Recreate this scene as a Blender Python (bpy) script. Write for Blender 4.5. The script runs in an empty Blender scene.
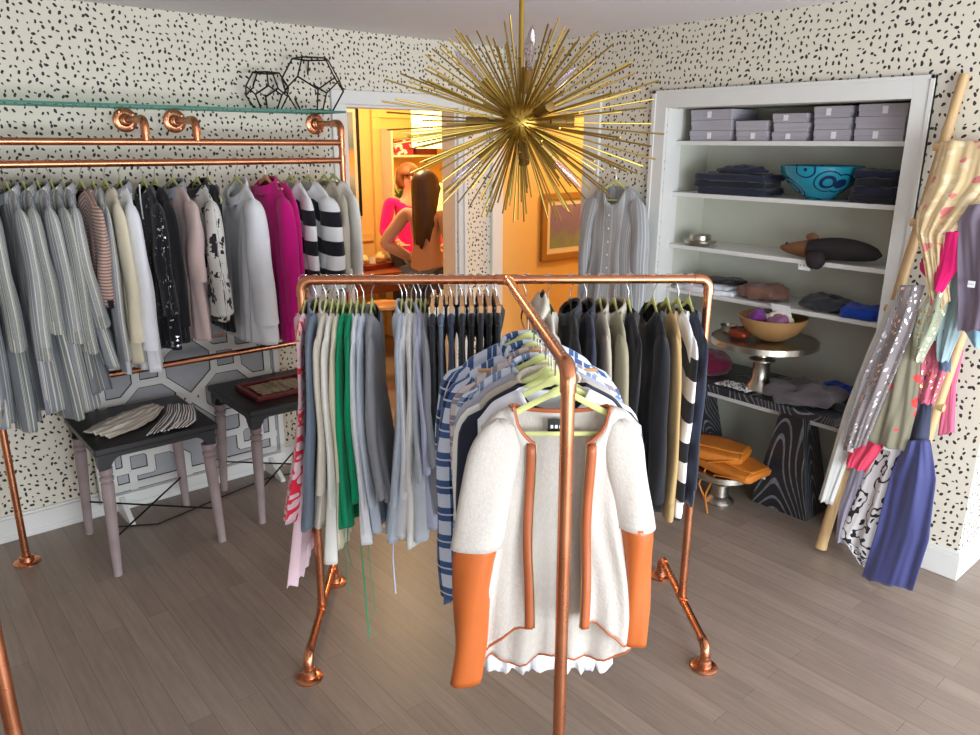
import bpy, bmesh, math, random
from mathutils import Vector, Matrix, noise
from math import sin, cos, pi, sqrt, atan2, radians
C = bpy.context.scene.collection
sc = bpy.context.scene
rnd = random.Random(7)
V = Vector

# ------------------------------------------------------------------ camera
F_PX, YAW, PITCH, ROLL, EYE = 760.52, radians(49.603), radians(16.45), radians(.2645), 1.83
fw = V((cos(YAW)*cos(PITCH), sin(YAW)*cos(PITCH), -sin(PITCH)))
rt = V((sin(YAW), -cos(YAW), 0)); up = rt.cross(fw)
cr, sr = cos(ROLL), sin(ROLL)
RT = cr*rt + sr*up; UP = -sr*rt + cr*up; O = V((0, 0, EYE))
cam = bpy.data.objects.new('camera', bpy.data.cameras.new('camera')); C.objects.link(cam); sc.camera = cam
cam.data.sensor_width = 36; cam.data.lens = F_PX*36/980; cam.data.clip_start = .05
cam.matrix_world = Matrix(((RT.x, UP.x, -fw.x, 0), (RT.y, UP.y, -fw.y, 0), (RT.z, UP.z, -fw.z, EYE), (0, 0, 0, 1)))
# measuring helpers: where a point seen in the photograph lies on a known real plane or upright line
def ray(x, y): return RT*(x-490) + UP*(367.5-y) + fw*F_PX
def at(x, y, ax, v):
    d = ray(x, y); i = 'xyz'.index(ax); return O + d*((v-O[i])/d[i])
def atp(x, y, P, n):
    d = ray(x, y); n = V(n); return O + d*((V(P)-O).dot(n)/d.dot(n))
def zat(x, y, X, Y):
    return atp(x, y, (X, Y, 0), (X, Y, 0)).z

# ------------------------------------------------------------------ materials
def lin(c):
    o = []
    for k in c[:3]:
        k /= 255; o.append(k/12.92 if k <= .04045 else ((k+.055)/1.055)**2.4)
    return (*o, 1)
class N:
    def __init__(s, name):
        s.m = bpy.data.materials.new(name); s.m.use_nodes = True; s.t = s.m.node_tree
        s.b = s.t.nodes['Principled BSDF']
    def n(s, typ, **k):
        o = s.t.nodes.new(typ)
        for a, b in k.items(): setattr(o, a, b)
        return o
    def l(s, a, b): s.t.links.new(a, b)
    def math(s, op, a, b=None, c=None):
        o = s.n('ShaderNodeMath', operation=op)
        for i, v in enumerate((a, b, c)):
            if v is None: continue
            if isinstance(v, (int, float)): o.inputs[i].default_value = v
            else: s.l(v, o.inputs[i])
        return o.outputs[0]
    def mix(s, f, a, b):
        o = s.n('ShaderNodeMix', data_type='RGBA')
        if isinstance(f, (int, float)): o.inputs[0].default_value = f
        else: s.l(f, o.inputs[0])
        for i, v in ((6, a), (7, b)):
            if isinstance(v, tuple): o.inputs[i].default_value = v
            else: s.l(v, o.inputs[i])
        return o.outputs[2]
    def noise(s, vec, scale, detail=2, rough=.5, dim='3D'):
        o = s.n('ShaderNodeTexNoise', noise_dimensions=dim); o.inputs['Scale'].default_value = scale
        o.inputs['Detail'].default_value = detail; o.inputs['Roughness'].default_value = rough
        if vec is not None: s.l(vec, o.inputs['Vector'])
        return o.outputs[0]
    def bump(s, h, strength=.3, dist=.002):
        o = s.n('ShaderNodeBump'); o.inputs['Strength'].default_value = strength; o.inputs['Distance'].default_value = dist
        s.l(h, o.inputs['Height']); s.l(o.outputs[0], s.b.inputs['Normal'])
    def uv(s):
        u = s.n('ShaderNodeUVMap'); sp = s.n('ShaderNodeSeparateXYZ'); s.l(u.outputs[0], sp.inputs[0])
        return u.outputs[0], sp.outputs[0], sp.outputs[1]
    def obj(s): return s.n('ShaderNodeTexCoord').outputs['Object']
    def col(s, v):
        if isinstance(v, tuple): s.b.inputs['Base Color'].default_value = v
        else: s.l(v, s.b.inputs['Base Color'])
def pm(name, c, rough=.6, metal=0, var=.06, bscale=60, bstr=.1, coat=0, spec=.5, emis=None, es=0):
    """general surface: a little colour variation and fine relief"""
    M = N(name); L = lin(c); vec = M.obj()
    n1 = M.noise(vec, 9, 4)
    d = tuple(k*(1-var*2) for k in L[:3])+(1,); h = tuple(min(1, k*(1+var)) for k in L[:3])+(1,)
    M.col(M.mix(n1, d, h))
    M.b.inputs['Roughness'].default_value = rough; M.b.inputs['Metallic'].default_value = metal
    M.b.inputs['Specular IOR Level'].default_value = spec
    if coat: M.b.inputs['Coat Weight'].default_value = coat
    if bstr: M.bump(M.noise(vec, bscale, 3), bstr, .002)
    if emis: M.b.inputs['Emission Color'].default_value = lin(emis); M.b.inputs['Emission Strength'].default_value = es
    return M.m
FC = {}
def fab(name, c, kind='plain', th=.85, c2=(240, 240, 235), c3=(30, 30, 40), p=.02, rough=.9, sheen=.2, trans=0):
    if name in FC: return FC[name]
    M = N(name); A = lin(c); B = lin(c2); D = lin(c3); uv, u, v = M.uv()
    M.b.inputs['Roughness'].default_value = rough; M.b.inputs['Sheen Weight'].default_value = sheen
    M.b.inputs['Specular IOR Level'].default_value = .25
    wv = M.noise(uv, 500, 2)
    if kind == 'plain':
        n1 = M.noise(uv, 14, 3); M.col(M.mix(n1, tuple(k*.9 for k in A[:3])+(1,), tuple(min(1, k*1.06) for k in A[:3])+(1,)))
    elif kind == 'stripe':      # irregular woven lengthways stripes
        cb = M.n('ShaderNodeCombineXYZ'); M.l(u, cb.inputs[0])
        n1 = M.noise(cb.outputs[0], 1/p, 3, .7)
        r = M.n('ShaderNodeValToRGB'); r.color_ramp.interpolation = 'CONSTANT'; M.l(n1, r.inputs[0])
        e = r.color_ramp.elements; e[0].position = 0; e[0].color = A; e[1].position = .56; e[1].color = B
        for pos, cc in ((.36, D), (.40, A), (.45, B), (.475, A), (.60, A), (.64, B)):
            q = e.new(pos); q.color = cc
        M.col(r.outputs[0])
    elif kind in ('hband', 'vband'):
        w = v if kind == 'hband' else u
        f = M.math('FRACT', M.math('MULTIPLY', w, 1/p)); M.col(M.mix(M.math('GREATER_THAN', f, .5), A, B))
    elif kind == 'plaid':
        fu = M.math('FRACT', M.math('MULTIPLY', u, 1/p)); fv = M.math('FRACT', M.math('MULTIPLY', v, 1/p))
        a = M.math('GREATER_THAN', fu, .5); b = M.math('GREATER_THAN', fv, .5)
        s = M.math('MULTIPLY', M.math('ADD', a, b), .5)
        r = M.n('ShaderNodeValToRGB'); r.color_ramp.interpolation = 'CONSTANT'; M.l(s, r.inputs[0])
        e = r.color_ramp.elements; e[0].position = 0; e[0].color = B; e[1].position = .3; e[1].color = A
        q = e.new(.8); q.color = D
        f2 = M.math('FRACT', M.math('ADD', M.math('MULTIPLY', u, 1/p), .27)); f3 = M.math('FRACT', M.math('ADD', M.math('MULTIPLY', v, 1/p), .27))
        ln = M.math('MAXIMUM', M.math('LESS_THAN', f2, .06), M.math('LESS_THAN', f3, .06))
        M.col(M.mix(M.math('MULTIPLY', ln, .8), r.outputs[0], lin((215, 225, 240))))
    elif kind == 'floral':
        n1 = M.noise(uv, 1/p, 3, .6); n2 = M.noise(uv, .45/p, 1)
        s = M.math('GREATER_THAN', M.math('ADD', n1, M.math('MULTIPLY', n2, .6)), .87)
        M.col(M.mix(s, A, B))
    elif kind == 'vein':
        n0 = M.noise(uv, .5/p, 2); n1 = M.math('ABSOLUTE', M.math('SUBTRACT', M.math('FRACT', M.math('MULTIPLY', n0, 7)), .5))
        M.col(M.mix(M.math('LESS_THAN', n1, .14), A, B))
    elif kind == 'patch':
        n1 = M.noise(uv, 1/p, 2, .6); M.col(M.mix(M.math('GREATER_THAN', n1, .6), A, B))
    elif kind == 'knit':
        n1 = M.noise(uv, 90, 2); M.col(M.mix(n1, tuple(k*.82 for k in A[:3])+(1,), A))
    elif kind == 'sequin':
        vo = M.n('ShaderNodeTexVoronoi'); vo.inputs['Scale'].default_value = 1/p; M.l(uv, vo.inputs['Vector'])
        sp = M.n('ShaderNodeSeparateColor'); M.l(vo.outputs['Color'], sp.inputs[0])
        g = M.math('GREATER_THAN', sp.outputs[0], th)
        M.col(M.mix(g, A, B)); M.l(g, M.b.inputs['Metallic']); M.l(M.math('SUBTRACT', .9, M.math('MULTIPLY', g, .65)), M.b.inputs['Roughness'])
    elif kind == 'gauze':
        n1 = M.noise(uv, 1/p, 2); n2 = M.noise(uv, .6/p, 2)
        c1 = M.mix(M.math('GREATER_THAN', n1, .55), A, B); M.col(M.mix(M.math('GREATER_THAN', n2, .6), c1, D))
    if kind == 'knit':
        vo = M.n('ShaderNodeTexVoronoi'); vo.inputs['Scale'].default_value = 170; M.l(uv, vo.inputs['Vector'])
        M.bump(vo.outputs['Distance'], .35, .002)
    else: M.bump(wv, .25, .0008)
    if trans:
        tr = M.n('ShaderNodeBsdfTransparent'); mx = M.n('ShaderNodeMixShader'); mx.inputs[0].default_value = 1-trans
        out = M.t.nodes['Material Output']; M.l(tr.outputs[0], mx.inputs[1]); M.l(M.b.outputs[0], mx.inputs[2]); M.l(mx.outputs[0], out.inputs[0])
    FC[name] = M.m; return M.m

def wallpaper():
    M = N('spotted_wallpaper'); g = M.n('ShaderNodeNewGeometry'); sp = M.n('ShaderNodeSeparateXYZ'); M.l(g.outputs['Position'], sp.inputs[0])
    cb = M.n('ShaderNodeCombineXYZ'); M.l(M.math('ADD', sp.outputs[0], sp.outputs[1]), cb.inputs[0]); M.l(sp.outputs[2], cb.inputs[1])
    S = 32
    sc_ = M.n('ShaderNodeVectorMath', operation='SCALE'); sc_.inputs['Scale'].default_value = S; M.l(cb.outputs[0], sc_.inputs[0])
    vo = M.n('ShaderNodeTexVoronoi', voronoi_dimensions='2D'); vo.inputs['Scale'].default_value = 1; vo.inputs['Randomness'].default_value = .72; M.l(sc_.outputs[0], vo.inputs['Vector'])
    d = M.n('ShaderNodeVectorMath', operation='SUBTRACT'); M.l(sc_.outputs[0], d.inputs[0]); M.l(vo.outputs['Position'], d.inputs[1])
    cc = M.n('ShaderNodeSeparateColor'); M.l(vo.outputs['Color'], cc.inputs[0])
    ro = M.n('ShaderNodeVectorRotate', rotation_type='Z_AXIS'); M.l(d.outputs[0], ro.inputs['Vector']); M.l(M.math('MULTIPLY_ADD', cc.outputs[0], 2.2, .1), ro.inputs['Angle'])
    ml = M.n('ShaderNodeVectorMath', operation='MULTIPLY'); ml.inputs[1].default_value = (1, 1.65, 1); M.l(ro.outputs[0], ml.inputs[0])
    ln = M.n('ShaderNodeVectorMath', operation='LENGTH'); M.l(ml.outputs[0], ln.inputs[0])
    nz = M.noise(sc_.outputs[0], 2.6, 1, dim='2D')
    val = M.math('ADD', ln.outputs['Value'], M.math('MULTIPLY', M.math('SUBTRACT', nz, .5), .30))
    th = M.math('MULTIPLY_ADD', cc.outputs[1], .14, .185)
    f = M.math('LESS_THAN', val, th)
    M.col(M.mix(f, lin((224, 218, 202)), lin((50, 43, 46)))); M.b.inputs['Roughness'].default_value = .75
    return M.m
def wood_floor():
    M = N('dark_plank_floor'); g = M.n('ShaderNodeNewGeometry'); sp = M.n('ShaderNodeSeparateXYZ'); M.l(g.outputs['Position'], sp.inputs[0])
    cb = M.n('ShaderNodeCombineXYZ'); M.l(sp.outputs[1], cb.inputs[0]); M.l(sp.outputs[0], cb.inputs[1])
    br = M.n('ShaderNodeTexBrick', offset=.37, offset_frequency=2); M.l(cb.outputs[0], br.inputs['Vector'])
    br.inputs['Scale'].default_value = 1; br.inputs['Brick Width'].default_value = 1.1; br.inputs['Row Height'].default_value = .083
    br.inputs['Mortar Size'].default_value = .0012; br.inputs['Mortar Smooth'].default_value = .1; br.inputs['Bias'].default_value = 0
    br.inputs['Color1'].default_value = lin((146, 129, 117)); br.inputs['Color2'].default_value = lin((131, 115, 103)); br.inputs['Mortar'].default_value = lin((112, 98, 87))
    mp = M.n('ShaderNodeMapping'); mp.inputs['Scale'].default_value = (1.2, 16, 1); M.l(cb.outputs[0], mp.inputs[0])
    gr = M.noise(mp.outputs[0], 3.2, 6, .65)
    gm = M.math('MULTIPLY_ADD', gr, .75, .62)
    mx = M.n('ShaderNodeMix', data_type='RGBA', blend_type='MULTIPLY'); mx.inputs[0].default_value = 1; M.l(br.outputs['Color'], mx.inputs[6])
    c3 = M.n('ShaderNodeCombineColor'); [M.l(gm, c3.inputs[i]) for i in range(3)]; M.l(c3.outputs[0], mx.inputs[7])
    M.col(mx.outputs[2]); M.l(M.math('MULTIPLY_ADD', gr, .18, .27), M.b.inputs['Roughness'])
    M.b.inputs['Specular IOR Level'].default_value = .45
    M.bump(br.outputs['Fac'], .15, -.001)
    return M.m
def cerused():
    M = N('black_grained_wood'); o = M.obj(); mp = M.n('ShaderNodeMapping'); mp.inputs['Scale'].default_value = (1, 1, .30); M.l(o, mp.inputs[0])
    n0 = M.noise(mp.outputs[0], 3.2, .4); f = M.math('FRACT', M.math('MULTIPLY', n0, 46)); f2 = M.math('LESS_THAN', f, .24)
    n2 = M.noise(mp.outputs[0], 90, 2); M.col(M.mix(M.math('MULTIPLY', f2, n2), lin((34, 34, 38)), lin((150, 152, 158))))
    M.b.inputs['Roughness'].default_value = .45; return M.m
def bamboo_mat():
    M = N('bamboo'); o = M.obj(); mp = M.n('ShaderNodeMapping'); mp.inputs['Scale'].default_value = (30, 30, 1.5); M.l(o, mp.inputs[0])
    M.col(M.mix(M.noise(mp.outputs[0], 2, 4), lin((168, 130, 84)), lin((222, 190, 140)))); M.b.inputs['Roughness'].default_value = .45; return M.m
def copper_mat():
    M = N('copper_pipe'); o = M.obj(); n1 = M.noise(o, 8, 4, .6)
    M.col(M.mix(n1, lin((190, 116, 82)), lin((232, 164, 124)))); M.b.inputs['Metallic'].default_value = 1
    M.l(M.math('MULTIPLY_ADD', n1, .22, .17), M.b.inputs['Roughness']); return M.m
def glass_mat(name='clear_glass', tint=(225, 240, 235), refl=.12):
    M = N(name); tr = M.n('ShaderNodeBsdfTransparent'); tr.inputs[0].default_value = lin(tint)
    gl = M.n('ShaderNodeBsdfGlossy'); gl.inputs['Roughness'].default_value = .03; mx = M.n('ShaderNodeMixShader'); mx.inputs[0].default_value = refl
    M.l(tr.outputs[0], mx.inputs[1]); M.l(gl.outputs[0], mx.inputs[2]); M.l(mx.outputs[0], M.t.nodes['Material Output'].inputs[0]); return M.m
def paintpic(name, cols, scale):
    M = N(name); o = M.obj(); sp = M.n('ShaderNodeSeparateXYZ'); M.l(o, sp.inputs[0])
    n1 = M.noise(o, scale, 4, .6); h = M.math('ADD', M.math('MULTIPLY', sp.outputs[2], 1.6), M.math('MULTIPLY_ADD', n1, .55, .22))
    r = M.n('ShaderNodeValToRGB'); M.l(h, r.inputs[0]); e = r.color_ramp.elements
    e[0].position = 0; e[0].color = lin(cols[0]); e[1].position = 1; e[1].color = lin(cols[-1])
    for i, cc in enumerate(cols[1:-1]): q = e.new((i+1)/(len(cols)-1)); q.color = lin(cc)
    M.col(r.outputs[0]); M.b.inputs['Roughness'].default_value = .4; return M.m

m_wp = wallpaper(); m_floor = wood_floor(); m_black_wood = cerused(); m_bamboo = bamboo_mat(); m_cop = copper_mat()
m_white = pm('white_trim_paint', (226, 226, 222), .45, var=.02, bstr=0)
m_ceil = pm('ceiling_paint', (226, 222, 224), .85, var=.02, bscale=20, bstr=.05)
m_niche = pm('niche_paint', (205, 206, 192), .6, var=.03, bstr=0)
m_orange = pm('warm_wall_paint', (238, 196, 120), .7, var=.03, bstr=0)
m_brass = pm('brushed_brass', (176, 146, 70), .36, 1, var=.1, bstr=0)
m_brassdark = pm('aged_brass', (150, 122, 70), .35, 1, var=.1, bstr=0)
m_chrome = pm('polished_steel', (205, 203, 200), .18, 1, var=.03, bstr=0)
m_wire = pm('hook_wire', (200, 200, 205), .25, 1, var=.02, bstr=0)
m_silver = pm('worn_silver', (190, 184, 172), .28, 1, var=.15, bscale=15, bstr=.08)
m_green_h = pm('pale_green_velvet', (208, 214, 142), .85, var=.04, bscale=300, bstr=.1)
m_wood_h = pm('pale_hanger_wood', (205, 155, 105), .5, var=.1)
m_blk = pm('satin_black_paint', (27, 27, 30), .42, var=.15, bscale=12, bstr=.05)
m_iron = pm('black_iron', (30, 28, 28), .5, .6, var=.1, bstr=0)
m_legw = pm('washed_mauve_wood', (160, 142, 142), .6, var=.22, bscale=40, bstr=.2)
m_tag = pm('paper_tag', (240, 240, 240), .7, var=.02, bstr=0)
m_leather = pm('orange_leather', (186, 96, 42), .38, var=.06, bscale=160, bstr=.12)
m_trim = pm('brown_leather_trim', (172, 92, 52), .45, var=.08, bscale=160, bstr=.1)
m_bag = pm('tan_bag_leather', (196, 116, 38), .4, var=.12, bscale=120, bstr=.15)
m_zip = pm('zip_metal', (214, 204, 160), .35, 1, var=.05, bstr=0)
m_box = pm('grey_card_box', (178, 174, 184), .7, var=.04, bstr=.03)
m_redw = pm('dark_red_wood', (110, 32, 26), .35, var=.2)
m_brownw = pm('brown_table_wood', (140, 76, 48), .4, var=.2)
m_bowlw = pm('turned_bowl_wood', (164, 124, 78), .5, var=.15, bscale=30, bstr=.15)
m_skin = pm('skin', (214, 158, 130), .5, var=.04, bstr=.03)
m_hair = pm('dark_brown_hair', (62, 36, 28), .38, var=.35, bscale=200, bstr=.5)
m_hair2 = pm('light_brown_hair', (150, 92, 52), .45, var=.3, bscale=200, bstr=.5)
m_jean = pm('blue_jeans', (82, 92, 118), .8, var=.12)
m_panel = pm('stone_grey_panel', (172, 174, 178), .7, var=.1, bscale=120, bstr=.25)
m_glass = glass_mat(); m_bulb = glass_mat('bulb_glass', (235, 228, 240), .25)
m_gedge = pm('green_glass_edge', (62, 128, 112), .15, var=.1, bstr=0, coat=.5)

# ------------------------------------------------------------------ mesh helpers
class MB:
    def __init__(s): s.v = []; s.f = []; s.uv = []; s.mi = []
    def add(s, vs, fs, uvs=None, mi=0):
        b = len(s.v); s.v += [tuple(p) for p in vs]; s.f += [tuple(i+b for i in f) for f in fs]
        s.uv += (uvs if uvs else [(p[0]+p[1], p[2]) for p in vs]); s.mi += [mi]*len(fs); return s
    def box(s, a, b, mi=0):
        x0, y0, z0 = a; x1, y1, z1 = b
        return s.add([(x0,y0,z0),(x1,y0,z0),(x1,y1,z0),(x0,y1,z0),(x0,y0,z1),(x1,y0,z1),(x1,y1,z1),(x0,y1,z1)],
                     [(0,3,2,1),(4,5,6,7),(0,1,5,4),(1,2,6,5),(2,3,7,6),(3,0,4,7)], mi=mi)
    def obox(s, c, ax, ay, az, mi=0):
        """box by centre and three half-axis vectors"""
        c, ax, ay, az = V(c), V(ax), V(ay), V(az)
        vs = [c+ax*i+ay*j+az*k for k in (-1, 1) for i, j in ((-1,-1),(1,-1),(1,1),(-1,1))]
        return s.add(vs, [(0,3,2,1),(4,5,6,7),(0,1,5,4),(1,2,6,5),(2,3,7,6),(3,0,4,7)], mi=mi)
    def tube(s, pts, r, n=12, flat=1, cap=True, closed=False, upv=None):
        pts = [V(p) for p in pts]; m = len(pts); rs = r if isinstance(r, (list, tuple)) else [r]*m
        T = []
        for i in range(m):
            a = pts[(i-1) % m] if (closed or i > 0) else pts[i]; b = pts[(i+1) % m] if (closed or i < m-1) else pts[i]
            T.append((b-a).normalized() if (b-a).length > 1e-9 else V((0,0,1)))
        u = V(upv) if upv else (V((0,0,1)) if abs(T[0].z) < .9 else V((1,0,0)))
        u = (u-T[0]*u.dot(T[0])).normalized(); vs = []; uvs = []; L = 0
        for i in range(m):
            u = (u-T[i]*u.dot(T[i])).normalized(); w = T[i].cross(u)
            if i: L += (pts[i]-pts[i-1]).length
            for k in range(n):
                a = 2*pi*k/n; vs.append(pts[i]+(u*cos(a)+w*sin(a)*flat)*rs[i]); uvs.append((k/n*2*pi*rs[i], L))
        fs = []
        for i in range(m if closed else m-1):
            j = (i+1) % m
            for k in range(n): fs.append((i*n+k, i*n+(k+1)%n, j*n+(k+1)%n, j*n+k))
        if cap and not closed: fs.append(tuple(range(n-1, -1, -1))); fs.append(tuple(range((m-1)*n, m*n)))
        return s.add(vs, fs, uvs)
    def lathe(s, prof, c=(0,0,0), n=32, sy=1, mi=0):
        c = V(c); vs = []; uvs = []
        for r, z in prof:
            for k in range(n): a = 2*pi*k/n; vs.append(c+V((r*cos(a), r*sin(a)*sy, z))); uvs.append((a*.1, z))
        fs = [(i*n+k, i*n+(k+1)%n, (i+1)*n+(k+1)%n, (i+1)*n+k) for i in range(len(prof)-1) for k in range(n)]
        if prof[0][0] > 1e-4: fs.append(tuple(range(n-1, -1, -1)))
        if prof[-1][0] > 1e-4: fs.append(tuple(range((len(prof)-1)*n, len(prof)*n)))
        return s.add(vs, fs, uvs, mi)
    def grid(s, P, closed=False, uvf=None):
        """P[i][j] rows of points"""
        R = len(P); K = len(P[0]); vs = [p for row in P for p in row]; fs = []
        for i in range(R-1):
            for j in range(K if closed else K-1): fs.append((i*K+j, i*K+(j+1)%K, (i+1)*K+(j+1)%K, (i+1)*K+j))
        uvs = []
        for i in range(R):
            L = 0
            for j in range(K):
                if uvf: uvs.append(uvf(i, j)); continue
                if j: L += (V(P[0 if R < 3 else R//2][j])-V(P[0 if R < 3 else R//2][j-1])).length
                uvs.append((L, i/(R-1)*(V(P[-1][0])-V(P[0][0])).length))
        return s.add(vs, fs, uvs)
    def build(s, name, mat, parent=None, smooth=True, bev=0, loc=None, sub=0, solid=0, ang=40):
        me = bpy.data.meshes.new(name); me.from_pydata([tuple(p) for p in s.v], [], s.f)
        for m in (mat if isinstance(mat, list) else [mat]): me.materials.append(m)
        uvl = me.uv_layers.new(name='UVMap'); flat = []
        for l in me.loops: flat.extend(s.uv[l.vertex_index])
        uvl.data.foreach_set('uv', flat)
        if isinstance(mat, list): me.polygons.foreach_set('material_index', s.mi)
        if smooth: me.shade_smooth() if hasattr(me, 'shade_smooth') else None
        me.update(); o = bpy.data.objects.new(name, me); C.objects.link(o)
        if parent: o.parent = parent
        if loc is not None: o.location = loc
        if smooth and ang: me.set_sharp_from_angle(angle=radians(ang))
        if bev: b = o.modifiers.new('bevel', 'BEVEL'); b.width = bev; b.segments = 2; b.limit_method = 'ANGLE'
        if solid: b = o.modifiers.new('solid', 'SOLIDIFY'); b.thickness = solid; b.offset = 0
        if sub: b = o.modifiers.new('sub', 'SUBSURF'); b.levels = sub; b.render_levels = sub
        return o
def tag(o, label=None, cat=None, group=None, kind=None):
    if label: o['label'] = label
    if cat: o['category'] = cat
    if group: o['group'] = group
    if kind: o['kind'] = kind
    return o
def thing(name, label, cat, loc=(0,0,0), rz=0, group=None):
    o = bpy.data.objects.new(name, None); o.empty_display_size = .05; C.objects.link(o); o.location = loc; o.rotation_euler = (0, 0, rz)
    return tag(o, label, cat, group)
def struct(name, mb, mat, **k):
    return tag(mb.build(name, mat, smooth=False, **k), kind='structure')
def arc(c, a, b, r, n=8):
    """quarter bend from direction a to direction b around corner point c"""
    c, a, b = V(c), V(a).normalized(), V(b).normalized(); q = c - a*r + b*r
    return [q + (-b*cos(t)*r + a*sin(t)*r) for t in [pi/2*i/n for i in range(n+1)]]

# ------------------------------------------------------------------ room shell
XR, YL, CZ = 3.472, 3.96, 2.42
struct('floor', MB().box((-3, -2.5, -.1), (6.5, 9, 0)), m_floor)
struct('ceiling', MB().box((-3.1, -2.6, CZ), (6.5, 9, CZ+.1)), m_ceil)
w = MB(); w.box((-3, YL, 0), (2.29, YL+.14, CZ)); w.box((2.29, YL, 2.035), (3.085, YL+.14, CZ)); w.box((3.085, YL, 0), (XR-.0005, YL+.14, CZ)); w.box((XR-.0005, YL, 2.02), (XR+.13, YL+.14, CZ))
struct('wall_left', w, m_wp)
w = MB()
w.box((XR, .925, 0), (XR+.13, 1.40, CZ)); w.box((XR, 1.40, 2.012), (XR+.13, 2.632, CZ)); w.box((XR, 2.632, 0), (XR+.13, 3.22, CZ)); w.box((XR, 3.22, 2.02), (XR+.13, YL-.001, CZ))
struct('wall_right', w, m_wp)
struct('wall_passage', MB().box((XR+.131, .925, 0), (6.5, 1.03, CZ)), m_wp)
# niche
NX = 3.86
w = MB(); w.box((NX, 1.38, 0), (NX+.04, 2.652, 2.032)); w.box((XR+.131, 1.36, 0), (NX, 1.40, 2.032)); w.box((XR+.131, 2.632, 0), (NX, 2.672, 2.032)); w.box((XR+.131, 1.40, 2.012), (NX, 2.632, 2.04))
struct('wall_niche', w, m_niche)
struct('wall_rear_light_block', MB().box((-3, -2.6, 0), (1.2, -2.5, CZ)).box((1.2, -2.6, 2.1), (3.4, -2.5, CZ)).box((3.4, -2.6, 0), (6.5, -2.5, CZ)), m_wp)  # unseen wall, added to block world light from the open back
struct('wall_left_end_light_block', MB().box((-3.1, -2.5, 0), (-3, YL+.1, CZ)), m_wp)  # unseen end wall, added to cut stray daylight on the left wall
# skirting
b = MB(); b.box((-3, YL-.018, 0), (2.20, YL, .11)); b.box((-3, YL-.024, 0), (2.20, YL, .03)); b.box((-3, YL-.012, .11), (2.20, YL, .125)); struct('baseboard_left', b, m_white, bev=.003)
b = MB(); b.box((XR-.018, .907, 0), (XR, 1.32, .115)); b.box((XR-.012, .913, .115), (XR, 1.32, .13)); b.box((XR-.018, 2.72, 0), (XR, 3.08, .115)); struct('baseboard_right', b, m_white, bev=.003)
b = MB(); b.box((XR, .907, 0), (6.5, .925, .115)); b.box((XR, .913, .115), (6.5, .925, .13)); struct('baseboard_passage', b, m_white, bev=.003)
# casings
def casing_x(name, x0, x1, z1, lw, rw, y):      # opening in the left wall
    b = MB(); b.box((x0-lw, y-.02, 0), (x0, y, z1)); b.box((x1, y-.02, 0), (x1+rw*.62, y, z1)); b.box((x1+rw*.62, y-.032, 0), (x1+rw, y, z1+.075)); b.box((x0-lw, y-.02, z1), (x1+rw*.62, y, z1+.075))
    b.box((x0, y-.0, 0), (x0+.015, y+.14, z1)); b.box((x1-.015, y, 0), (x1, y+.14, z1)); b.box((x0, y, z1-.015), (x1, y+.14, z1))
    return struct(name, b, m_white, bev=.004)
casing_x('trim_1', 2.29, 3.085, 2.035, .09, .06, YL)
b = MB(); b.box((XR-.02, 3.095, 0), (XR, 3.22, 2.02)); b.box((XR-.02, 3.095, 2.02), (XR, YL-.001, 2.10)); b.box((XR-.11, YL-.03, 0), (XR-.021, YL, 2.10)); b.box((XR-.021, YL-.012, 0), (XR-.0005, YL, 2.02))
b.box((XR, 3.2205, 0), (XR+.13, 3.235, 2.019)); b.box((XR, 3.235, 2.005), (XR+.13, YL, 2.019)); struct('trim_2', b, m_white, bev=.004)
b = MB(); b.box((XR-.02, 2.632, 0), (XR, 2.722, 2.10)); b.box((XR-.02, 1.318, 0), (XR, 1.40, 2.10)); b.box((XR-.02, 1.40, 2.012), (XR, 2.632, 2.10))
b.box((XR-.026, 2.70, 0), (XR, 2.722, 2.10)); b.box((XR-.026, 1.318, 0), (XR, 1.335, 2.10)); b.box((XR-.026, 1.318, 2.085), (XR, 2.722, 2.10))
b.box((XR, 1.401, 0), (XR+.13, 1.403, 2.01)); b.box((XR, 2.629, 0), (XR+.13, 2.631, 2.01)); struct('trim_3', b, m_white, bev=.004)
SHZ = [1.845, 1.575, 1.292, 1.045, .50]
sh = thing('built_in_shelving', 'white built-in wall shelves inside the cased recess of the right wall', 'shelves', (3.7, 2.0, 0))
for z in SHZ: MB().box((3.553-3.7, 1.402-2, z-.022), (NX-.001-3.7, 2.630-2, z)).build('shelf', m_white, sh, smooth=False, bev=.002)
# rooms beyond the doorways (warm painted)
w = MB(); w.box((1.9, 6.3, 0), (4.95, 6.4, CZ)); struct('wall_back_room', w, m_orange)
w = MB(); w.box((1.9, YL+.141, 0), (1.98, 6.3, CZ)); struct('wall_back_room_left', w, m_orange)
w = MB(); w.box((4.85, YL+.29, 0), (4.95, 6.3, CZ)); struct('wall_back_room_right', w, m_orange)
w = MB(); w.box((XR, YL+.142, 0), (6.0, YL+.26, CZ)); struct('wall_partition', w, m_orange)
w = MB(); w.box((5.9, 2.75, 0), (6.0, YL+.14, CZ)); struct('wall_side_room', w, m_orange)
w = MB(); w.box((NX+.05, 2.68, 0), (6.0, 2.75, CZ)); struct('wall_side_room_right', w, m_orange)
b = MB(); b.box((1.98, 6.275, 0), (4.85, 6.3, .12)); b.box((1.98, 6.28, .93), (3.88, 6.3, 1.0)); b.box((3.90, 6.26, 0), (3.98, 6.3, 2.05)); b.box((3.90, 6.26, 2.05), (4.85, 6.3, 2.12)); struct('trim_4', b, m_orange, bev=.003)

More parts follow.
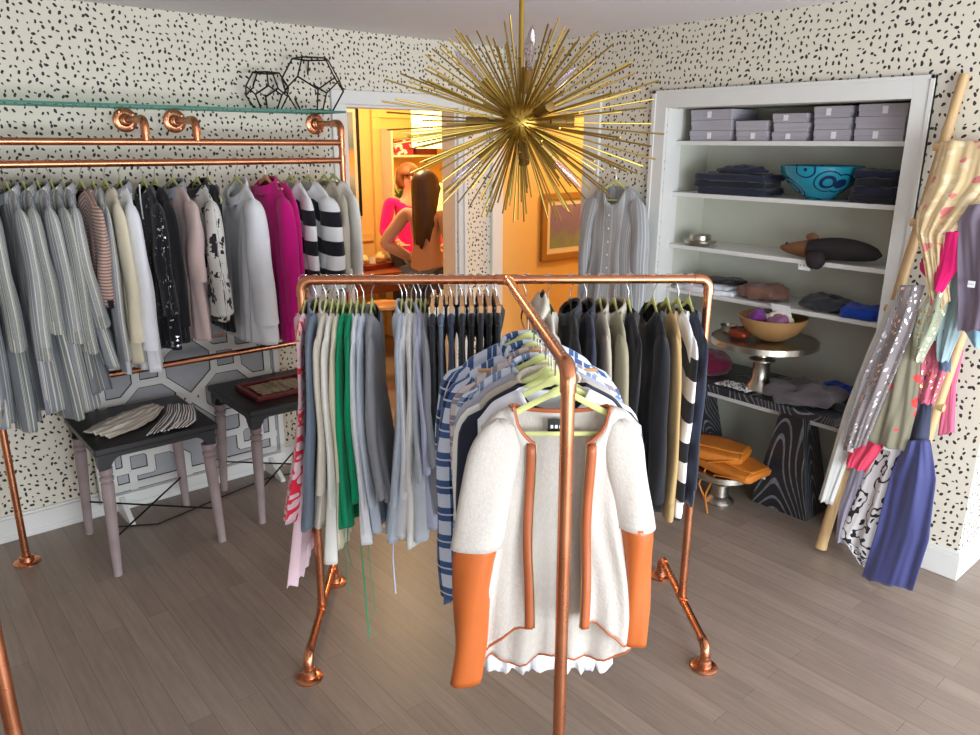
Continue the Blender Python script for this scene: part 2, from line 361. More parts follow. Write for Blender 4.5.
# ------------------------------------------------------------------ copper pipework
PR = .0155
def flange(mb, c, n, r=.048):
    """screwed floor / wall flange"""
    c, n = V(c), V(n).normalized(); a = V((1,0,0)) if abs(n.x) < .9 else V((0,1,0)); u = (a-n*a.dot(n)).normalized(); w_ = n.cross(u)
    prof = [(r, 0), (r, .006), (r*.93, .009), (r*.55, .011), (r*.5, .03), (PR*1.25, .034), (PR*1.25, .045), (PR, .046)]
    k = 28; vs = []
    for rr, z in prof: vs += [c+n*z+(u*cos(2*pi*i/k)+w_*sin(2*pi*i/k))*rr for i in range(k)]
    fs = [(i*k+j, i*k+(j+1)%k, (i+1)*k+(j+1)%k, (i+1)*k+j) for i in range(len(prof)-1) for j in range(k)]
    fs.append(tuple(range(k-1, -1, -1))); mb.add(vs, fs)
    for q in range(4):
        p = c+n*.009+(u*cos(q*pi/2+.6)+w_*sin(q*pi/2+.6))*r*.76; mb.tube([p, p+n*.003], .004, 8)
def sleeve_at(mb, p, d, L=.04, r=PR*1.18):
    p, d = V(p), V(d).normalized(); mb.tube([p-d*L/2, p+d*L/2], r, 16)
def part(root, name, mb, mat=None, lab=None, **k):
    o = mb.build(name, mat or m_cop, root, **k); o.location = -V(root.location) if root.rotation_euler.z == 0 else (0,0,0)
    if lab: o['label'] = lab
    return o
ZT = 1.375
A0 = V((1.181, 2.393, 0)); B0 = V((2.307, 1.522, 0)); D = (B0-A0).normalized(); NN = V((-D.y, D.x, 0))  # NN points away from camera
if NN.y < 0: NN = -NN
J0 = V((1.744, 1.957, 0)); F0 = V((1.128, 1.068, 0)); FB = V((1.135, 1.060, 0)); AR = (F0-J0).normalized(); AL = (F0-J0).length
Z = V((0, 0, 1))
rk = thing('clothes_rack', 'T-shaped copper pipe clothes rack standing in the middle of the wooden floor', 'clothes rack', (J0.x, J0.y, 0))
mb = MB(); mb.tube([A0+Z*(ZT-.05)] + arc(A0+Z*ZT, Z, D, .035) + [J0+Z*ZT] + arc(B0+Z*ZT, D, -Z, .035) + [B0+Z*(ZT-.05)], PR, 18); part(rk, 'crossbar', mb)
for P, dd in ((A0, D), (B0, -D)):
    mb = MB(); mb.tube([P+Z*(ZT-.055)] + arc(P+Z*ZT, Z, dd, .035) + [P+Z*ZT+dd*.055], PR*1.16, 18); part(rk, 'elbow_fitting', mb)
mb = MB(); mb.tube([F0+Z*(ZT-.055)] + arc(F0+Z*ZT, Z, -AR, .035) + [F0+Z*ZT-AR*.055], PR*1.16, 18); part(rk, 'elbow_fitting', mb)
mb = MB(); sleeve_at(mb, J0+Z*ZT, D, .07); mb.tube([J0+Z*ZT, J0+Z*ZT+AR*.045], PR*1.16, 16)
part(rk, 'tee_fitting', mb)
mb = MB(); mb.tube([J0+Z*ZT, F0+Z*ZT-AR*.03], PR, 18); part(rk, 'front_arm', mb)
for P in (A0, B0):
    mb = MB(); mb.tube([P+Z*(ZT-.05), P+Z*.09], PR, 18); part(rk, 'upright', mb)
    mb = MB(); e1 = P-NN*.305; e2 = P+NN*.305
    mb.tube([e1+Z*.02] + arc(e1+Z*.09, Z, NN, .035) + arc(e2+Z*.09, NN, -Z, .035) + [e2+Z*.02], PR, 18)
    sleeve_at(mb, P+Z*.09, NN, .07); sleeve_at(mb, P+Z*.115, Z, .04)
    for e, s in ((e1, 1), (e2, -1)): mb.tube([e+Z*.045] + arc(e+Z*.09, Z, NN*s, .035) + [e+Z*.09+NN*s*.05], PR*1.16, 16)
    ft = part(rk, 'base_foot', mb)
    for e in (e1, e2): m2 = MB(); flange(m2, e, Z); fo = m2.build('floor_flange', m_cop, ft)
mb = MB(); mb.tube([FB+Z*.02, F0+Z*(ZT-.05)], PR, 18); part(rk, 'upright', mb)
mb = MB(); flange(mb, FB, Z); part(rk, 'floor_flange', mb)

# rack along the left wall
RY = 3.68; RZ = 1.738
lr = thing('pipe_clothes_rack', 'long copper pipe clothes rack fixed along the left spotted wall', 'clothes rack', (.4, RY, 0))
xr, xl = 2.10, -1.9
mb = MB(); mb.tube([(xr, YL-.02, 1.925)] + arc((xr, RY, 1.925), (0,-1,0), (0,0,-1), .035) + [(xr, RY, .02)], PR, 18); part(lr, 'upright', mb)
for xx in (.385, xl):
    mb = MB(); mb.tube([(xx, RY, .02), (xx, RY, RZ)], PR, 18); part(lr, 'upright', mb)
for xx in (.385, xl, xr): mb = MB(); flange(mb, (xx, RY, 0), Z, .055); part(lr, 'floor_flange', mb)
mb = MB(); mb.tube([(xl, RY, 1.828), (xr, RY, 1.828)], PR, 18); part(lr, 'top_rail', mb)
mb = MB(); mb.tube([(xl, RY, RZ), (xr, RY, RZ)], PR, 18); sleeve_at(mb, (xr, RY, RZ), Z, .05); sleeve_at(mb, (xr, RY, 1.828), Z, .05); part(lr, 'hanging_rail', mb)
mb = MB(); mb.tube([(.385, RY, .80), (xr, RY, .80)], PR, 18); part(lr, 'lower_rail', mb)
mb = MB(); mb.tube([(.385, 3.90, .85), (xr, 3.90, .85)], PR*.9, 18); part(lr, 'lower_rail', mb)
for xx in (1.118, 1.345, xr):
    mb = MB()
    if xx < 2: mb.tube([(xx, YL-.02, 1.925)] + arc((xx, RY, 1.925), (0,-1,0), (0,0,-1), .035) + [(xx, RY, 1.835)], PR, 18)
    mb.tube([(xx, RY+.075, 1.925)] + arc((xx, RY, 1.925), (0,-1,0), (0,0,-1), .035) + [(xx, RY, 1.86)], PR*1.25, 18)
    fo = part(lr, 'wall_bracket', mb); m2 = MB(); flange(m2, (xx, YL-.0005, 1.925), (0,-1,0), .055); m2.build('wall_flange', m_cop, fo)
gs = MB().box((xl, RY-.03, 1.945), (xr+.02, YL-.002, 1.955))
gs.mi = [0, 0, 1, 1, 1, 1]
for i in range(len(gs.v)): gs.v[i] = (gs.v[i][0], gs.v[i][1], gs.v[i][2]+.03)
tag(gs.build('glass_shelf', [m_glass, m_gedge], smooth=False), 'clear green-edged glass shelf above the copper wall rack', 'glass shelf')
# near left post, cut off by the frame
P = V((.09, 1.60, 0)); st = thing('copper_pipe_stand', 'copper pipe upright cut off at the bottom left corner of the picture', 'clothes rack', tuple(P))
mb = MB(); mb.tube([P+Z*.02] + arc(P+Z*ZT, Z, (-1, .3, 0), .035) + [P+Z*ZT+V((-.9, .27, 0))] + arc(P+Z*ZT+V((-1.0, .3, 0)), (-1, .3, 0), -Z, .035)+[P+V((-1.0, .3, .02))], PR, 18); part(st, 'upright', mb)
for q in (P, P+V((-1, .3, 0))): mb = MB(); flange(mb, q, Z); part(st, 'floor_flange', mb)

# ------------------------------------------------------------------ hangers and garments
def hook_pts(z0=-.07, R=.0185):
    pts = [V((0, 0, z0)), V((0, 0, z0*.6))]
    for i in range(13):
        a = -pi*.5+.55 + i/12*pi*1.55; pts.append(V((0, R*cos(a), -PR*0+R*sin(a))))
    return pts
HM = {}
def hanger(P, az, label, kind='velvet', group='hangers on the racks', pr=PR, tilt=0):
    r = thing({'velvet': 'clothes_hanger', 'wood': 'wooden_hanger', 'clip': 'trouser_hanger', 'black': 'clothes_hanger'}[kind], label, 'clothes hanger', tuple(P), az, group)
    if kind not in HM:
        h = MB(); h.tube(hook_pts(), .0021, 6); o1 = h.build('hook', m_wire, r)
        d = {'hook': o1.data}
        bd = MB()
        if kind in ('velvet', 'black', 'wood'):
            rr, fl = ((.0075, .42) if kind != 'wood' else (.009, .6))
            L = [V((sx*.205, 0, -.138)) for sx in ()]
            pts = []
            for i in range(-12, 13):
                x = i/12*.20; a = abs(x)/.20; pts.append(V((x*.80, 0, -.074-.088*a**1.05-.004*a**6)))
            bd.tube(pts, [rr*(1 if abs(i) > 1 else 1.5) for i in range(-12, 13)], 10, flat=fl, upv=(0,0,1))
            if kind != 'wood':
                bd.tube([V((-.159, 0, -.166)), V((-.148, 0, -.180)), V((.148, 0, -.180)), V((.159, 0, -.166))], .0055, 8, flat=.55, upv=(0,0,1))
            else: bd.tube([V((-.16, 0, -.125)), V((.16, 0, -.125))], .005, 8)
            d['body'] = bd.build('shoulder_bar', {'velvet': m_green_h, 'wood': m_wood_h, 'black': m_blk}[kind], r).data
        else:
            bd.box((-.15, -.007, -.085), (.15, .007, -.062)); d['body'] = bd.build('clamp_bar', m_wood_h, r, bev=.003).data
            for sx in (-1, 1):
                c = MB(); c.box((sx*.11-.014, -.012, -.105), (sx*.11+.014, .012, -.078)); c.tube([(sx*.11-.012, 0, -.075), (sx*.11+.012, 0, -.075)], .011, 10)
                d['clip%d' % sx] = c.build('clip', m_chrome, r).data
        HM[kind] = d
    else:
        for k, me in HM[kind].items():
            nm = {'hook': 'hook', 'body': 'clamp_bar' if kind == 'clip' else 'shoulder_bar'}.get(k, 'clip')
            o = bpy.data.objects.new(nm, me); C.objects.link(o); o.parent = r
    return r

def smooth(a, b, t): t = max(0, min(1, (t-a)/(b-a))); return t*t*(3-2*t)
def interp(L, t):
    for (a, x), (b, y) in zip(L, L[1:]):
        if t <= b: s = (t-a)/(b-a) if b > a else 0; s = s*s*(3-2*s); return x+(y-x)*s
    return L[-1][1]
def body_grid(L=.7, sw=.19, hw=.2, cw=None, T=.03, nw=.075, nf=.06, nb=.015, slope=.42, zn=-.094, folds=6, amp=.008, seed=0, lean=0, gap=0, hem=None, rag=0, K=56, R=34, endx=None, Th=None, swing=0):
    rd = random.Random(seed); ph = [rd.uniform(0, 6.28) for _ in range(6)]; cw = cw or (sw*.92)
    Th = Th or T*1.25; P = []
    zs = zn - (sw-nw)*slope
    for i in range(R):
        t = i/(R-1); tt = t**1.25; row = []
        w_ = interp([(0, sw), (.10, sw*1.0), (.3, cw), (1, hw)], tt); th = interp([(0, .0035), (.12, T*.8), (.35, T), (1, Th)], tt)
        th = max(th, .0035)
        g = gap(tt) if callable(gap) else gap; dl = math.asin(min(.9, g/w_)) if g > 0 else 0
        for j in range(K):
            a = -pi/2+dl + (2*pi-2*dl)*j/(K-1 if g > 0 else K)
            ca, sa = cos(a), sin(a); sgx = (abs(ca)**.75)*(1 if ca >= 0 else -1); front = sa < 0
            if g > 0: sgx = ca
            x0 = sgx*sw; ax = abs(x0)
            if ax < nw: dip = (nf if front else nb)*sqrt(max(0, 1-(ax/nw)**2)); zt = zn-dip
            else: zt = zn-(ax-nw)*slope*(1+.35*(ax-nw)/(sw-nw))-.022*smooth(.78, 1.02, ax/sw)
            yt = (.0006 if i == 0 else .0095)*(1 if sa > 0 else -1)*(abs(sa)**.25 if abs(sa) > 1e-6 else 0) + sa*.022*(1-smooth(nw*.85, nw*1.25, ax))
            xs = sgx*w_; fo = amp*smooth(.08, .6, tt)*(1+.8*tt)
            k1 = folds
            dy = fo*(sin(k1*sgx*pi+ph[0]+1.2*t)*.6 + sin(k1*1.9*sgx*pi+ph[1]-2*t)*.4) * (1 if front else -1 if seed % 2 else 1)
            dx = fo*1.3*sin(3.1*a+ph[2]+3*t)*abs(ca) + .004*sin(9*t+ph[3])*abs(ca)
            y = sa*th*(abs(sa)**-.35 if abs(sa) > .02 else 1)
            y = y*smooth(0, .2, tt) + yt*(1-smooth(0, .2, tt)) + dy + lean*t*t
            hz = -L + (hem(sgx, front) if hem else 0) + rag*(sin(11*a+ph[4])*.6+sin(23*a+ph[5])*.4)
            z = zt + (hz-zt)*t
            row.append(V((xs+dx+swing*t*t, y, z)))
        P.append(row)
    return P
def sleeve_grid(sx, sw, zs, L, ry, r0=.062, r1=.042, out=.035, seed=0, lean=0, K=18, R=30, amp=.004, end=None, y0=0, t0=0., t1=1., lin_=False):
    rd = random.Random(seed); p0 = rd.uniform(0, 6); P = []
    for i in range(R):
        t = t0+(t1-t0)*i/(R-1)
        cx = sx*(sw-.035 + out*(min(1, t*2) if lin_ else 1-(1-min(1, t*2.2))**2)+ (end or 0)*t*t); cz = zs-.012-t*L; cy = y0 + lean*t*t+ .006*sin(5*t+p0)
        r = r0+(r1-r0)*smooth(0, 1, t); rr = min(ry, r)*(.75+.5*t if t < .5 else 1)
        if t < .13: q0 = sqrt(max(.004, 1-(1-t/.13)**2)); r *= q0; rr *= q0
        row = []
        for j in range(K):
            a = 2*pi*j/K; q = 1+amp/r*(sin(3*a+p0+7*t)+.6*sin(14*t+p0+a))
            cutz = -(.25*r*cos(a))*sx*smooth(.0, .25, t)*.3
            row.append(V((cx+r*cos(a)*q, cy+rr*sin(a)*q, cz+cutz)))
        P.append(row)
    return P
GN = 0
def garment(name, label, cat, P, az, mat, group=None, sleeve='long', smat=None, collar=None, hk='velvet', hlabel=None, L=.7, slen=None, sw=.19, T=.02, seed=None, lean=0, hanger_on=True, sr=(.058, .040), zn=-.094, slope=.42, nw=.075, sout=.03, send=0, extras=None, cuff=None, **kw):
    global GN; GN += 1; seed = GN*17 if seed is None else seed
    r = thing(name, label, cat, tuple(P), az, group)
    G = body_grid(L=L, sw=sw, T=T, seed=seed, lean=lean, zn=zn, slope=slope, nw=nw, **kw)
    MB().grid(G, closed=not kw.get('gap')).build('body', mat, r, ang=0, solid=.0016 if not kw.get('gap') else .004)
    zs = zn-(sw-nw)*slope
    if sleeve != 'none':
        sl = slen or {'long': .52, 'short': .2, 'mid': .34}[sleeve]
        for sx in (1, -1):
            so = MB().grid(sleeve_grid(sx, sw, zs, sl, max(.014, T*1.1), sr[0], sr[1], sout, seed+sx, lean*.6, end=send), closed=True).build('sleeve', smat or mat, r, ang=0)
            if cuff:
                MB().grid(sleeve_grid(sx, sw, zs, sl, max(.015, T*.95), sr[0]+.003, sr[1]+.003, sout, seed+sx, lean*.6, end=send, t0=1-cuff[1]/sl, t1=1.01, R=6), closed=True).build('cuff', cuff[0], so, ang=0)
    if collar:
        c = MB(); K = 30; Q = []
        for i in range(5):
            s = i/4; row = []
            for j in range(K):
                a = 2*pi*j/K; e = 1+.25*s; fd = .5*(1-sin(a))    # fd: 1 at front
                row.append(V((nw*.92*e*cos(a), .026*(1+.5*s)*sin(a)*min(1.2, max(.6, T/.02)), zn+.012+.02*sin(s*pi)-.03*s*s - kw.get('nf', .06)*fd*.8)))
            Q.append(row)
        c.grid(Q, closed=True).build('collar', collar if not isinstance(collar, bool) else mat, r, ang=0, solid=.002)
    if extras: extras(r)
    if hanger_on: hanger(P, az+(pi if seed % 3 == 0 else 0), hlabel or ('hanger of the '+label), hk)
    return r

# ---- fabrics
f_gs = fab('grey_striped_linen', (122, 127, 132), 'stripe', c2=(204, 204, 184), c3=(82, 86, 94), p=.05)
f_gs2 = fab('blue_grey_striped_linen', (138, 142, 150), 'stripe', c2=(212, 210, 194), c3=(86, 92, 106), p=.055)
f_white = fab('white_cotton', (236, 238, 244)); f_pwhite = fab('soft_white_cotton', (240, 238, 232)); f_cream = fab('cream_cotton', (226, 216, 190))
f_creamk = fab('cream_knit', (226, 218, 202), 'knit'); f_grey = fab('heather_grey', (150, 152, 158)); f_lgrey = fab('pale_grey_jersey', (196, 202, 210))
f_blk = fab('black_jersey', (26, 26, 30)); f_blk2 = fab('charcoal_cloth', (52, 54, 60)); f_bseq = fab('black_sequin', (20, 20, 24), 'sequin', c2=(190, 190, 200), p=.009, th=.95)
f_blush = fab('blush_cotton', (206, 182, 178)); f_flo = fab('black_and_white_floral', (216, 214, 208), 'floral', c2=(44, 42, 48), p=.06)
f_mag = fab('magenta_cotton', (198, 12, 122)); f_bw = fab('black_white_banded', (236, 236, 238), 'hband', c2=(28, 28, 36), p=.15)
f_rust = fab('rust_ribbed_knit', (150, 108, 96), 'hband', c2=(196, 176, 164), p=.014); f_beige = fab('beige_knit', (206, 196, 178), 'knit')
f_green = fab('emerald_jersey', (4, 150, 104), sheen=.1); f_slate = fab('slate_blue_cotton', (112, 126, 144)); f_pink = fab('pale_pink_red_print', (226, 190, 196), 'vein', c2=(226, 42, 66), p=.05)
f_ppink = fab('pale_pink_cotton', (222, 192, 200)); f_pblue = fab('pale_blue_cotton', (206, 218, 232)); f_lav = fab('lavender_cotton', (196, 200, 226))
f_navy = fab('navy_denim', (62, 72, 96)); f_navyb = fab('dark_navy_knit', (38, 42, 58)); f_khaki = fab('khaki_cotton', (150, 142, 118)); f_taupe = fab('taupe_cotton', (172, 162, 146))
f_stone = fab('stone_parka_cotton', (196, 190, 176)); f_camel = fab('camel_knit', (176, 146, 96)); f_plaid = fab('navy_plaid_flannel', (64, 92, 140), 'plaid', c2=(206, 216, 232), c3=(26, 38, 76), p=.085)
f_plaid2 = fab('blue_check_flannel', (120, 146, 186), 'plaid', c2=(214, 224, 238), c3=(48, 70, 116), p=.05); f_rplaid = fab('red_grey_plaid', (150, 140, 150), 'plaid', c2=(214, 200, 196), c3=(176, 60, 60), p=.06)
f_hero = fab('ivory_chunky_knit', (202, 195, 186), 'knit'); f_oat = fab('oatmeal_wool', (196, 186, 170)); f_lil = fab('lilac_grey_knit', (178, 178, 194), 'knit')

# ---- left wall rack.  rail along X, garments hang across it, fronts towards -X
AZL = -pi/2
gL = 'clothes on the left wall rack'
def lg(x, name, label, mat, **k):
    k.setdefault('T', .022); k.setdefault('amp', .007)
    return garment(name, label, k.pop('cat', 'shirt'), V((x, RY, RZ)), AZL+rnd.uniform(-.06, .06), mat, group=k.pop('group', None), **k)
ords = ['first', 'second', 'third', 'fourth', 'fifth', 'sixth', 'seventh', 'eighth', 'ninth', 'tenth']
xs = [.40, .475, .555, .615, .665, .715, .76]
for i, x in enumerate(xs):
    lg(x, 'striped_shirt', '%s grey striped linen shirt at the left end of the wall rack' % ords[i], f_gs if i % 2 else f_gs2, L=[1.02, 1.05, 1.0, 1.04, 1.02, .95, .84][i], slen=.5+.05*(i % 3), T=.03, amp=.014, folds=5, sr=(.066, .052), lean=-.02+.012*i, collar=True, cuff=(f_gs, .05), group='striped linen shirts at the left end of the wall rack', hw=.23, sw=.2)
lg(.83, 'knit_sweater', 'rust striped ribbed sweater with black cuffs on the wall rack', f_rust, L=.5, slen=.42, T=.024, cat='sweater', cuff=(f_blk, .03), sw=.2)
lg(.875, 'striped_shirt', 'pale grey striped shirt with ruffled cuffs behind the rust sweater', f_gs2, L=.84, slen=.72, T=.02, cuff=(f_lgrey, .05), sr=(.05, .05))
lg(.925, 'cardigan', 'long cream cardigan between rust striped sweater and white shirt', f_cream, L=.86, slen=.6, cat='cardigan', T=.025)
lg(.985, 'long_shirt', 'long white cotton shirt hanging left of the black sequinned dress', f_white, L=.9, slen=.64, T=.032, sr=(.06, .06), collar=f_grey, amp=.012, hw=.22)
def cord(r): MB().tube([(.05, -.03, -.09), (.06, -.036, -.16), (.058, -.034, -.24)], .003, 6).build('neck_tie', m_tag, r)
lg(1.085, 'black_dress', 'black dress with sparse sequins on the wall rack', f_bseq, L=.82, cat='dress', T=.03, slen=.5, extras=cord, sw=.2, amp=.01)
lg(1.135, 'black_shirt', 'plain black top tucked against the sequinned black dress', f_blk, L=.8, cat='shirt', T=.022, slen=.56)
lg(1.215, 'blush_blouse', 'blush pink blouse with elbow sleeves right of the black clothes', f_blush, L=.8, cat='blouse', sleeve='mid', T=.03, sr=(.055, .06), slen=.36, collar=f_grey, amp=.012, sw=.19)
lg(1.325, 'floral_blouse', 'white blouse with large black floral print and black collar', f_flo, L=.72, cat='blouse', T=.036, slen=.52, collar=f_blk, sr=(.065, .05), cuff=(f_flo, .03), amp=.012, sw=.2)
lg(1.375, 'black_skirt', 'black garment hidden behind the floral blouse', f_blk, L=.79, cat='shirt', T=.014, sleeve='none', sw=.15, hw=.16)
lg(1.515, 'white_blouse', 'loose white gauze blouse just left of the magenta tunic', f_white, L=.86, cat='blouse', T=.05, slen=.6, sr=(.07, .075), collar=True, amp=.018, nf=.12, hw=.22, sw=.2)
lg(1.665, 'magenta_tunic', 'bright magenta pink tunic on the wall rack', f_mag, L=.88, cat='tunic', T=.038, slen=.62, collar=True, hk='wood', hlabel='light wooden hanger under the bright magenta tunic', amp=.014, sw=.2)
lg(1.72, 'magenta_shirt', 'deeper magenta garment pressed behind the magenta tunic', f_mag, L=.8, cat='shirt', T=.02, slen=.5, sw=.18)
lg(1.80, 'banded_sweater', 'narrow black and white banded sweater beside the magenta clothes', f_bw, L=.6, cat='sweater', T=.024, slen=.5)
lg(1.90, 'banded_sweater', 'wide black and white banded sweater nearest the copper upright', f_bw, L=.56, cat='sweater', T=.045, slen=.46, sr=(.075, .06), nw=.06, sw=.2)
lg(1.99, 'beige_sweater', 'cream and beige sweater right of the banded sweaters', f_beige, L=.58, cat='sweater', T=.026, slen=.5)
lg(2.045, 'white_blouse', 'soft white top last on the wall rack by the doorway', f_pwhite, L=.55, cat='shirt', T=.018, slen=.45)

# ---- crossbar of the central rack
AZX = atan2(NN.y, NN.x)
def bar(t): return A0+(B0-A0)*t+Z*ZT
def cg(t, name, label, mat, **k):
    k.setdefault('T', .010); k.setdefault('Th', .018); k.setdefault('amp', .006); k.setdefault('folds', 5)
    right = k.pop('right', False)
    return garment(name, label, k.pop('cat', 'shirt'), bar(t), AZX+(pi if right else 0)+rnd.uniform(-.03, .03), mat, **k)
def under(r): MB().grid(body_grid(L=1.07, sw=.15, hw=.19, T=.012, Th=.022, seed=5, lean=.07, rag=.012), closed=True).build('underskirt', f_ppink, r, ang=0)
cg(.008, 'printed_dress', 'pale pink red-printed dress leftmost on the central rack', f_pink, cat='dress', L=.82, T=.014, Th=.03, sleeve='none', sw=.16, hw=.2, lean=.065, extras=under)
cg(.034, 'slate_tunic', 'slate blue tunic next to the red printed dress', f_slate, L=.86, T=.014, Th=.024, slen=.66, lean=.05, cat='tunic', cuff=(f_slate, .06), collar=True)
cg(.058, 'cream_blouse', 'cream knitted top next to the slate tunic', f_creamk, L=.84, T=.012, Th=.02, slen=.55, lean=.035, amp=.008, collar=True)
cg(.074, 'cream_blouse', 'long off-white top between cream knit and beige top', f_pwhite, L=.97, T=.012, Th=.02, slen=.6, lean=.02, amp=.009)
cg(.088, 'beige_blouse', 'beige top touching the first emerald green top', f_cream, L=.92, slen=.5, lean=.01)
def ties(r, lst):
    for i, (yy, zz) in enumerate(lst):
        MB().tube([(-.15-.02*i, yy, -.74), (-.155-.02*i, yy+.008, -.95), (-.16-.02*i, yy-.006, -zz)], .0035, 6, flat=.4).build('tie', f_green, r)
cg(.103, 'green_blouse', 'left one of the two emerald green tops with ties', f_green, L=.84, T=.012, Th=.02, slen=.66, lean=.0, extras=lambda r: ties(r, ((.0, 1.02), (.01, 1.12))), amp=.009, sr=(.06, .05))
cg(.119, 'green_blouse', 'right one of the emerald green tops, with longest ties', f_green, L=.74, T=.012, Th=.02, slen=.5, lean=-.01, extras=lambda r: ties(r, ((-.02, 1.30), (-.05, 1.20), (-.03, 1.31))), amp=.009)
cg(.134, 'white_blouse', 'white top just right of the emerald green tops', f_white, L=.90, T=.012, Th=.022, slen=.7, lean=-.02, amp=.009)
cg(.149, 'pale_blue_blouse', 'thin pale blue top between white top and grey jacket', f_pblue, L=.87, slen=.6, lean=-.035)
cg(.169, 'grey_jacket', 'smooth heather grey jacket ending the left clothes cluster', f_grey, L=.74, T=.016, slen=.56, lean=-.045, sw=.2)
names = [('pale_blue_shirt', 'pale blue shirt with a dangling tie, left in middle cluster', f_pblue, .9), ('white_shirt', 'white shirt second in the middle cluster', f_white, .88), ('white_shirt', 'soft white shirt third in the middle cluster', f_pwhite, .92), ('pale_grey_shirt', 'pale grey shirt in the middle cluster', f_lgrey, .9), ('lavender_shirt', 'lavender shirt in the middle cluster beside the grey top', f_lav, .86), ('grey_blouse', 'grey top closing the middle cluster before the trousers', f_grey, .8)]
for i, (nm, lb, mt, L) in enumerate(names):
    cg(.242+.0115*i, nm, lb, mt, L=L, T=.010, Th=.024, slen=.6-.03*i, lean=.045-.018*i, cat='shirt' if 'shirt' in nm else 'top', amp=.009, collar=(i % 2 == 0), extras=(lambda r: MB().tube([(-.14, .04, -.8), (-.15, .045, -1.0), (-.15, .04, -1.14)], .003, 6).build('tie', f_lav, r)) if i == 0 else None)
def trousers(t, label, mat, L=.62, w_=.17):
    r = thing('folded_trousers', label, 'trousers', tuple(bar(t)), AZX, 'trousers on the clip hangers')
    MB().grid(body_grid(L=L, sw=w_, hw=w_*.95, T=.012, nw=.02, nf=0, nb=0, slope=.0, zn=-.094, seed=int(t*999), amp=.004), closed=True).build('folded_legs', mat, r, ang=0)
    MB().grid(body_grid(L=.125, sw=w_+.003, hw=w_+.003, T=.014, Th=.014, nw=.02, nf=0, nb=0, slope=0, zn=-.09, amp=0, R=6), closed=True).build('waistband', mat, r, ang=0)
    hanger(bar(t), AZX, 'wooden clip hanger gripping the '+label, 'clip')
for t, lb, mt in ((.318, 'charcoal trousers leftmost among the clip hangers', f_blk2), (.338, 'slate blue trousers next to the charcoal pair', f_slate), (.362, 'navy denim trousers just left of the black pairs', f_navy)):
    trousers(t, lb, mt)
for i, t in enumerate((.388, .41, .432, .452, .473)):
    trousers(t, '%s pair of black trousers counting from the navy denim pair' % ords[i], f_blk if i % 2 else f_blk2)
# right half of the crossbar, fronts turned to the left
def hood(mat):
    def f(r):
        K = 20; Q = []
        for i in range(9):
            s = i/8; row = []
            for j in range(K):
                a = 2*pi*j/K; rr = sin(pi*(.12+.8*s)); row.append(V((.105*rr*cos(a), -.02+.035*rr*sin(a)-.02*s, -.05-.13*s+.01*sin(3*a))))
            Q.append(row)
        MB().grid(Q, closed=True).build('hood', mat, r, ang=0)
    return f
cg(.60, 'hooded_parka', 'stone grey hooded parka right of the rack junction', f_stone, cat='jacket', L=.78, T=.034, Th=.04, slen=.55, right=True, sr=(.065, .05), extras=hood(f_stone), amp=.011)
cg(.655, 'black_jacket', 'black zip jacket next to the stone hooded parka', f_blk, cat='jacket', L=.72, T=.022, slen=.55, right=True, collar=f_blk2, hk='black')
cg(.695, 'navy_cardigan', 'dark navy cardigan between black zip jacket and taupe shirt', f_navyb, cat='cardigan', L=.7, T=.016, slen=.55, right=True, collar=True, hk='black')
cg(.728, 'taupe_shirt', 'taupe shirt to the right of the navy cardigan', f_taupe, cat='shirt', L=.7, T=.016, slen=.5, right=True, collar=True)
cg(.765, 'khaki_shirt', 'khaki shirt with a wide collar right of the taupe shirt', f_khaki, cat='shirt', L=.72, T=.022, Th=.028, slen=.52, right=True, collar=f_taupe)
cg(.800, 'black_shirt', 'thin black top right of the khaki shirt', f_blk, L=.68, slen=.5, right=True)
cg(.862, 'black_coat', 'long black coat left of the camel cardigan', f_blk, cat='coat', L=.80, T=.026, Th=.034, slen=.6, right=True, sr=(.06, .05))
cg(.897, 'camel_cardigan', 'camel brown cardigan beside the long black coat', f_camel, cat='cardigan', L=.78, T=.016, Th=.02, slen=.66, right=True, cuff=(f_camel, .06), sr=(.055, .05))
cg(.925, 'banded_shirt', 'black and white banded shirt on the central rack', f_bw, L=.84, T=.014, slen=.6, right=True)
cg(.952, 'black_jacket', 'black jacket last at the right end of the central rack', f_navyb, cat='jacket', L=.78, T=.016, slen=.55, right=True)
hanger(bar(.545), AZX, 'empty black wire hanger left of the stone parka', 'black')

# ---- clothes on the arm that points at the viewer (hung parallel to the crossbar)
AZA = atan2(D.y, D.x)
def arm(t): return J0+(F0-J0)*t+Z*ZT
def ag(t, name, label, mat, **k):
    k.setdefault('T', .016); k.setdefault('amp', .006)
    return garment(name, label, k.pop('cat', 'shirt'), arm(t), AZA+rnd.uniform(-.03, .03), mat, **k)
ag(.46, 'plaid_flannel', 'navy and white plaid flannel, rearmost on the near arm', f_plaid, L=.80, T=.05, Th=.06, slen=.60, collar=f_plaid, sr=(.075, .055), amp=.014, sw=.21, hw=.22, hlabel='green hanger inside the rearmost plaid flannel of the near arm', cuff=(f_plaid, .06))
ag(.56, 'plaid_shirt', 'navy plaid shirt directly in front of the rearmost flannel', f_plaid, L=.87, T=.035, slen=.68, collar=True, sr=(.066, .052), sw=.205, hw=.235, amp=.012, sout=.045)
ag(.63, 'plaid_shirt', 'red and grey plaid shirt on the near arm', f_rplaid, L=.7, T=.02, slen=.5, collar=True, hk='wood', hlabel='light wooden hanger inside the red and grey plaid shirt')
ag(.68, 'check_shirt', 'blue check shirt between red plaid and lilac sweater', f_plaid2, L=.72, T=.02, slen=.55, collar=True)
ag(.735, 'lilac_sweater', 'lilac grey sweater showing its right shoulder behind the ivory cardigan', f_lil, cat='sweater', L=.66, T=.018, slen=.5, sw=.19)
